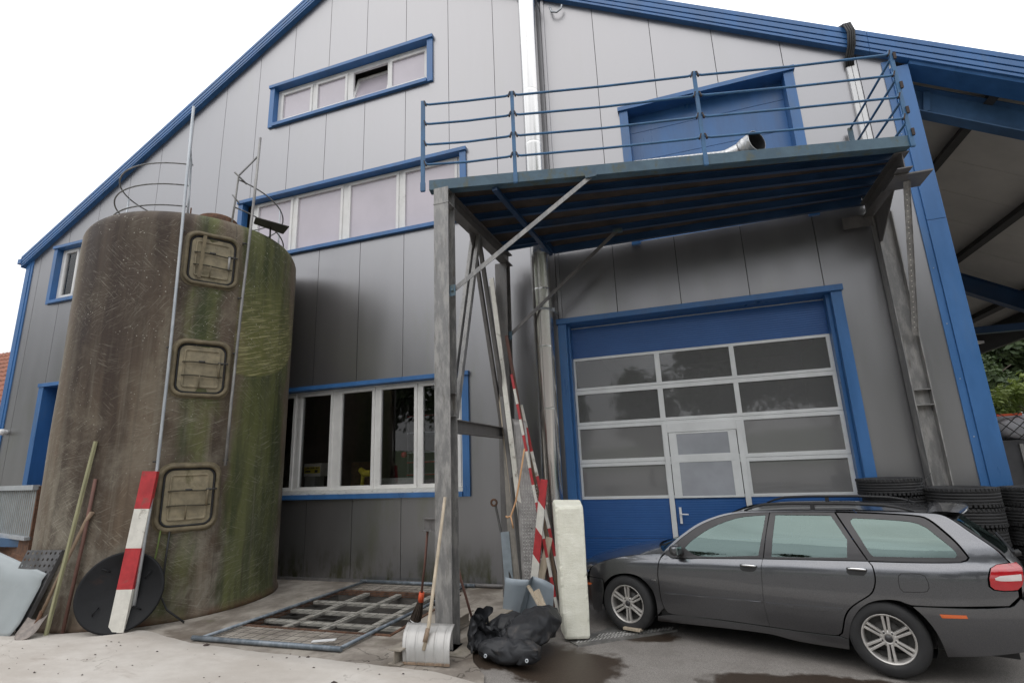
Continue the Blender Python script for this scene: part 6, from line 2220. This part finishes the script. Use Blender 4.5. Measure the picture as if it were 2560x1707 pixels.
# ------------------------------------------------------------------ tyre stacks
def tyre_mesh(r, wd):
    b = MB()
    ri = r * .60
    P_ = [(ri, -.38), (ri + .012, -.46), (r * .80, -.5), (r * .93, -.46), (r * .985, -.36)]
    for z in (-.24, -.08, .08, .24):
        P_ += [(r, z - .075), (r, z - .012), (r - .011, z - .008), (r - .011, z + .008), (r, z + .012)]
    P_ += [(r * .985, .36), (r * .93, .46), (r * .80, .5), (ri + .012, .46), (ri, .38), (ri + .02, 0), (ri, -.38)]
    b.lathe((0, 0, 0), [(q, z * wd) for q, z in P_], 48)
    for k in range(48):   # shoulder blocks
        a = 2 * math.pi * k / 48
        for sg in (-1, 1):
            c = Vector((math.cos(a) * r * .975, math.sin(a) * r * .975, sg * wd * .40))
            b.obox(c, Vector((math.cos(a), math.sin(a), 0)) * .012, Vector((-math.sin(a), math.cos(a), 0)) * .013, (0, 0, wd * .07))
    return b


rnd = random.Random(11)
pr = None
for (x, y, r, wd, cnt, nm) in ((7.20, -.43, .355, .205, 8, 'stack nearest the gate'), (7.85, -.63, .355, .218, 7, 'middle stack by the column'), (8.60, -.52, .345, .216, 7, 'stack at the blue corner')):
    base = None
    for k in range(cnt):
        od = ('topmost', 'second', 'third', 'fourth', 'fifth', 'sixth', 'seventh', 'eighth')[cnt - 1 - k]
        lb = od + (' ' if od == 'topmost' else ' from the top, ') + 'worn black tyre of the ' + nm
        p = (x + rnd.uniform(-.03, .03), y + rnd.uniform(-.02, .02), gh(x) + wd * (k + .5))
        if base is None:
            o = tyre_mesh(r, wd - .006).out('tyre', M['rubber'])
            base = o
        else:
            o = base.copy(); COL.objects.link(o)
        o.location = p
        o.rotation_euler = (rnd.uniform(-.012, .012), rnd.uniform(-.012, .012), rnd.uniform(0, 6))
        q_ = rnd.uniform(.955, 1.0)
        o.scale = (q_, q_, 1)
        tag(o, lb, 'tyre', 'tyres stacked behind the car')

# ------------------------------------------------------------------ under the canopy on the right
bag = thing('bulk_bag', 'grey white bulk bag under a black net with blue strap', 'bag', (10.85, 4.0, 1.98))
b = MB()


def bagf(u, v):
    a = u * 2 * math.pi; c_ = v * math.pi
    q = Vector((math.copysign(abs(math.cos(a)) ** .5, math.cos(a)) * math.sin(c_) ** .5, math.copysign(abs(math.sin(a)) ** .5, math.sin(a)) * math.sin(c_) ** .5, -math.cos(c_)))
    p = Vector((10.92 + q.x * .66, 4.1 + q.y * .55, 2.20 + q.z * .25))
    return p + q * .03 * noise.noise(p * 4)


b.grid(bagf, 40, 20, closed_u=True)
M['bagcloth'] = pmat('woven_plastic_bag', (.52, .52, .55), .6, 0, .1, 5, (.3, .3, .3), .4, bump=.4, bsc=25)
b.out('sack', M['bagcloth'], bag)
b = MB()
for i in range(7):
    for sg in (-1, 1):
        pts_ = []
        for k in range(9):
            xx = 10.3 + .2 * i + sg * .25 * (k / 8 - .5) * 2
            v = k / 8
            pts_.append((xx, 3.53 - .03 * math.sin(v * 3.14), 1.98 + .46 * v))
        b.tube(pts_, .008, 4)
o = b.out('net', M['black'], bag); o['kind'] = 'stuff'
b = MB(); b.tube([(10.75, 3.6, 2.45), (10.70, 3.50, 2.3), (10.69, 3.49, 2.15), (10.66, 3.52, 1.98)], .035, 6); b.out('strap', M['blue'], bag)
b = MB(); b.box(10.25, 10.62, 3.6, 3.64, 2.40, 2.44); o = b.out('orange_bar', M['orange']); setorigin(o, (10.4, 3.6, 2.4)); tag(o, 'orange bar beside the netted bag under the canopy', 'bar')
cab = thing('dark_cabinet', 'dark grey metal cabinet below the netted bag', 'cabinet', (10.6, 4.1, -.1))
M['cabgrey'] = pmat('charcoal_sheet', (.06, .06, .065), .5)
b = MB(); b.box(9.6, 10.62, 3.7, 4.6, -.1, 1.97); b.out('body', M['cabgrey'], cab, bev=.01)
b = MB(); b.box(10.50, 10.56, 3.66, 3.695, .9, 1.9); b.out('handle', M['galv'], cab)
b = MB(); b.box(10.66, 11.8, 3.7, 4.6, -.1, 1.97); o = b.out('white_appliance', M['whiteplastic'], bev=.02); setorigin(o, (11.2, 4.1, -.1)); tag(o, 'white appliance box right of the dark cabinet', 'appliance')
b = MB()
b.grid(lambda u, v: Vector((11.0 + 1.5 * (u - .5), 7 + 1.0 * (v - .5), 2.4 + .35 * math.sin(u * 3.14) * math.sin(v * 3.14))), 10, 10); b.box(10.3, 11.7, 6.5, 7.5, -.1, 2.4)
o = b.out('covered_stack', M['wood']); setorigin(o, (11, 7, -.1)); tag(o, 'brown covered stack of goods beyond the netted bag', 'stack')

# ------------------------------------------------------------------ neighbouring house, far left
hs = thing('tiled_house', 'neighbouring house with red clay tile roof at the left', 'house', (-24, 6, 0))
b = MB(); b.box(-33, -14.5, 3.4, 8.6, -.1, 4.6); b.prism([(-33, 3.4, 4.6), (-33, 8.6, 4.6), (-33, 6, 7.2)], (18.5, 0, 0)); M['render'] = pmat('pale_render', (.45, .43, .39), .9); b.out('wall', M['render'], hs)
M['tile'] = pmat('red_clay_tile', (.26, .10, .06), .8, 0, .35, 3.5, (.10, .06, .045), .6)
b = MB()
sx, sy, sz = 0.26, 3.2 / 12, 3.2 / 12
for i in range(int(20 / .26)):
    xx = -34 + i * .26
    for r_ in range(12):
        y0_, z0_ = 2.8 + r_ * sy, 4.4 + r_ * sz
        h0 = .05
        b.face([(xx, y0_, z0_ + h0), (xx + .13, y0_, z0_ + h0 + .04), (xx + .13, y0_ + sy * 1.1, z0_ + sz + .02 + .04), (xx, y0_ + sy * 1.1, z0_ + sz + .02)])
        b.face([(xx + .13, y0_, z0_ + h0 + .04), (xx + .26, y0_, z0_ + h0), (xx + .26, y0_ + sy * 1.1, z0_ + sz + .02), (xx + .13, y0_ + sy * 1.1, z0_ + sz + .02 + .04)])
        b.face([(xx, y0_, z0_ - .01), (xx + .26, y0_, z0_ - .01), (xx + .26, y0_, z0_ + h0), (xx + .13, y0_, z0_ + h0 + .04), (xx, y0_, z0_ + h0)])
o = b.out('roof_tiles', M['tile'], hs, fixn=False); o['kind'] = 'stuff'
b = MB(); b.prism([(-34, 2.8, 4.3), (-34, 6, 7.5), (-34, 9.2, 4.3)], (20, 0, 0)); b.out('roof', M['seam'], hs)

# ------------------------------------------------------------------ vegetation
def crown_mesh(rx, ry, rz, clumps, per, leaf, seed, z0):
    r_ = random.Random(seed)
    bm = bmesh.new()
    for c in range(clumps):
        while True:
            p = Vector((r_.uniform(-1, 1), r_.uniform(-1, 1), r_.uniform(-1, 1)))
            if .35 < p.length < 1:
                break
        p *= .75 + .3 * noise.noise(p * 2 + Vector((seed, 0, 0)))
        cc = Vector((p.x * rx, p.y * ry, z0 + rz + p.z * rz))
        cr_ = r_.uniform(.16, .30) * (rx + rz) / 2
        for k in range(per):
            d = Vector((r_.gauss(0, 1), r_.gauss(0, 1), r_.gauss(0, .8))).normalized() * cr_ * (r_.random() ** .4)
            q = cc + d
            n_ = (d.normalized() + Vector((r_.uniform(-.8, .8), r_.uniform(-.8, .8), r_.uniform(-.2, 1.0)))).normalized()
            t_ = n_.cross(Vector((r_.random(), r_.random(), r_.random() + .1))).normalized()
            s_ = n_.cross(t_)
            l = leaf * r_.uniform(.7, 1.4)
            f_ = bm.faces.new([bm.verts.new(q + t_ * l), bm.verts.new(q + s_ * l * .5 + n_ * l * .12), bm.verts.new(q - t_ * l * .8), bm.verts.new(q - s_ * l * .5 + n_ * l * .12)])
    me = bpy.data.meshes.new('crown')
    bm.to_mesh(me); bm.free()
    return me


def trunk_mb(h, r, seed):
    r_ = random.Random(seed)
    b = MB()
    pts_ = [Vector((0, 0, 0))]
    for k in range(1, 7):
        pts_.append(Vector((r_.uniform(-.12, .12) * k * .4, r_.uniform(-.12, .12) * k * .4, h * k / 6)))
    b.tube(pts_, [r * (1 - .13 * k) for k in range(7)], 9)
    for k in range(6):
        a = r_.random() * 6.28
        s0 = pts_[2 + k % 4]
        e = s0 + Vector((math.cos(a), math.sin(a), .8)) * h * .32
        b.tube([s0, s0.lerp(e, .5) + Vector((0, 0, .1)), e], [r * .4, r * .25, r * .08], 6)
    return b


def make_tree(name, loc, h, rx, rz, clumps, per, leaf, seed, mat, label, cat, group=None):
    t = thing(name, label, cat, loc, 0, group, local=True)
    trunk_mb(h * .75, h * .022 + .05, seed).out('trunk', M['bark'], t)
    me = crown_mesh(rx, rx, rz, clumps, per, leaf, seed, h - 2 * rz)
    me.materials.append(mat)
    o = bpy.data.objects.new('crown', me); COL.objects.link(o); o.parent = t
    OFS[o.name] = Vector()
    return t


make_tree('leafy_bush', (14.3, 11.2, -.1), 4.35, 1.5, 1.5, 46, 70, .085, 5, M['leafbright'], 'bright yellow green bush beyond the canopy', 'bush')
make_tree('leafy_bush', (16.6, 13.2, -.1), 4.3, 1.4, 1.5, 40, 60, .09, 8, M['leafbright'], 'second light green bush at the right frame edge', 'bush')
fa = make_tree('broadleaf_tree', (24.5, 30, -.1), 12.5, 4.2, 5.2, 90, 110, .22, 21, M['leaf'], 'tall dark broadleaf tree seen under the canopy eave', 'tree', 'woodland trees beyond the canopy')
for i, (x, y, s, rz) in enumerate(((19.5, 27, .72, 1.0), (29, 33, 1.05, 2.2), (22, 38, 1.15, 3.0), (33, 41, 1.2, 4.2), (27, 45, 1.3, 5.3), (37, 36, 1.0, 0.4), (20.5, 48, 1.3, 1.7))):
    c_ = copy_tree(fa)
    c_.location = (x, y, -.1); c_.scale = (s, s, s); c_.rotation_euler = (0, 0, rz)
    c_['label'] = 'dark green woodland tree standing in the tree mass beyond the canopy'
# trees across the yard, mirrored in the gate and wall
tb = make_tree('broadleaf_tree', (13, -27, -.1), 12.5, 4.0, 5.0, 80, 100, .24, 33, M['leaf'], 'leafy tree across the yard mirrored in the gate panes', 'tree', 'trees across the yard')
for i, (x, y, s, rz) in enumerate(((19, -25, 1.3, 1), (26, -26, 1.4, 2), (7.5, -27, 1.0, 3.1), (2.0, -31, .74, 4), (-4, -30, .70, 5), (-11, -28, 1.0, .6), (-19, -28, 1.2, 1.6), (-27, -25, 1.3, 2.7), (34, -22, 1.3, 3.3), (-34, -16, 1.2, 4.4), (42, -12, 1.1, 5.1))):
    c_ = copy_tree(tb)
    c_.location = (x, y, -.1); c_.scale = (s, s, s); c_.rotation_euler = (0, 0, rz)
# far green slopes all round, low on the horizon
b = MB()


def hill(u, v):
    a = 2 * math.pi * u
    r_ = 90 + 160 * v
    z = (.5 + 14 * v) * (.7 + .5 * noise.noise(Vector((math.cos(a) * 2.2, math.sin(a) * 2.2, v * 2))))
    return Vector((math.cos(a) * r_, math.sin(a) * r_, z - .6))


b.grid(hill, 72, 10, closed_u=True)
b.out('hills', M['grass'], kind='structure')
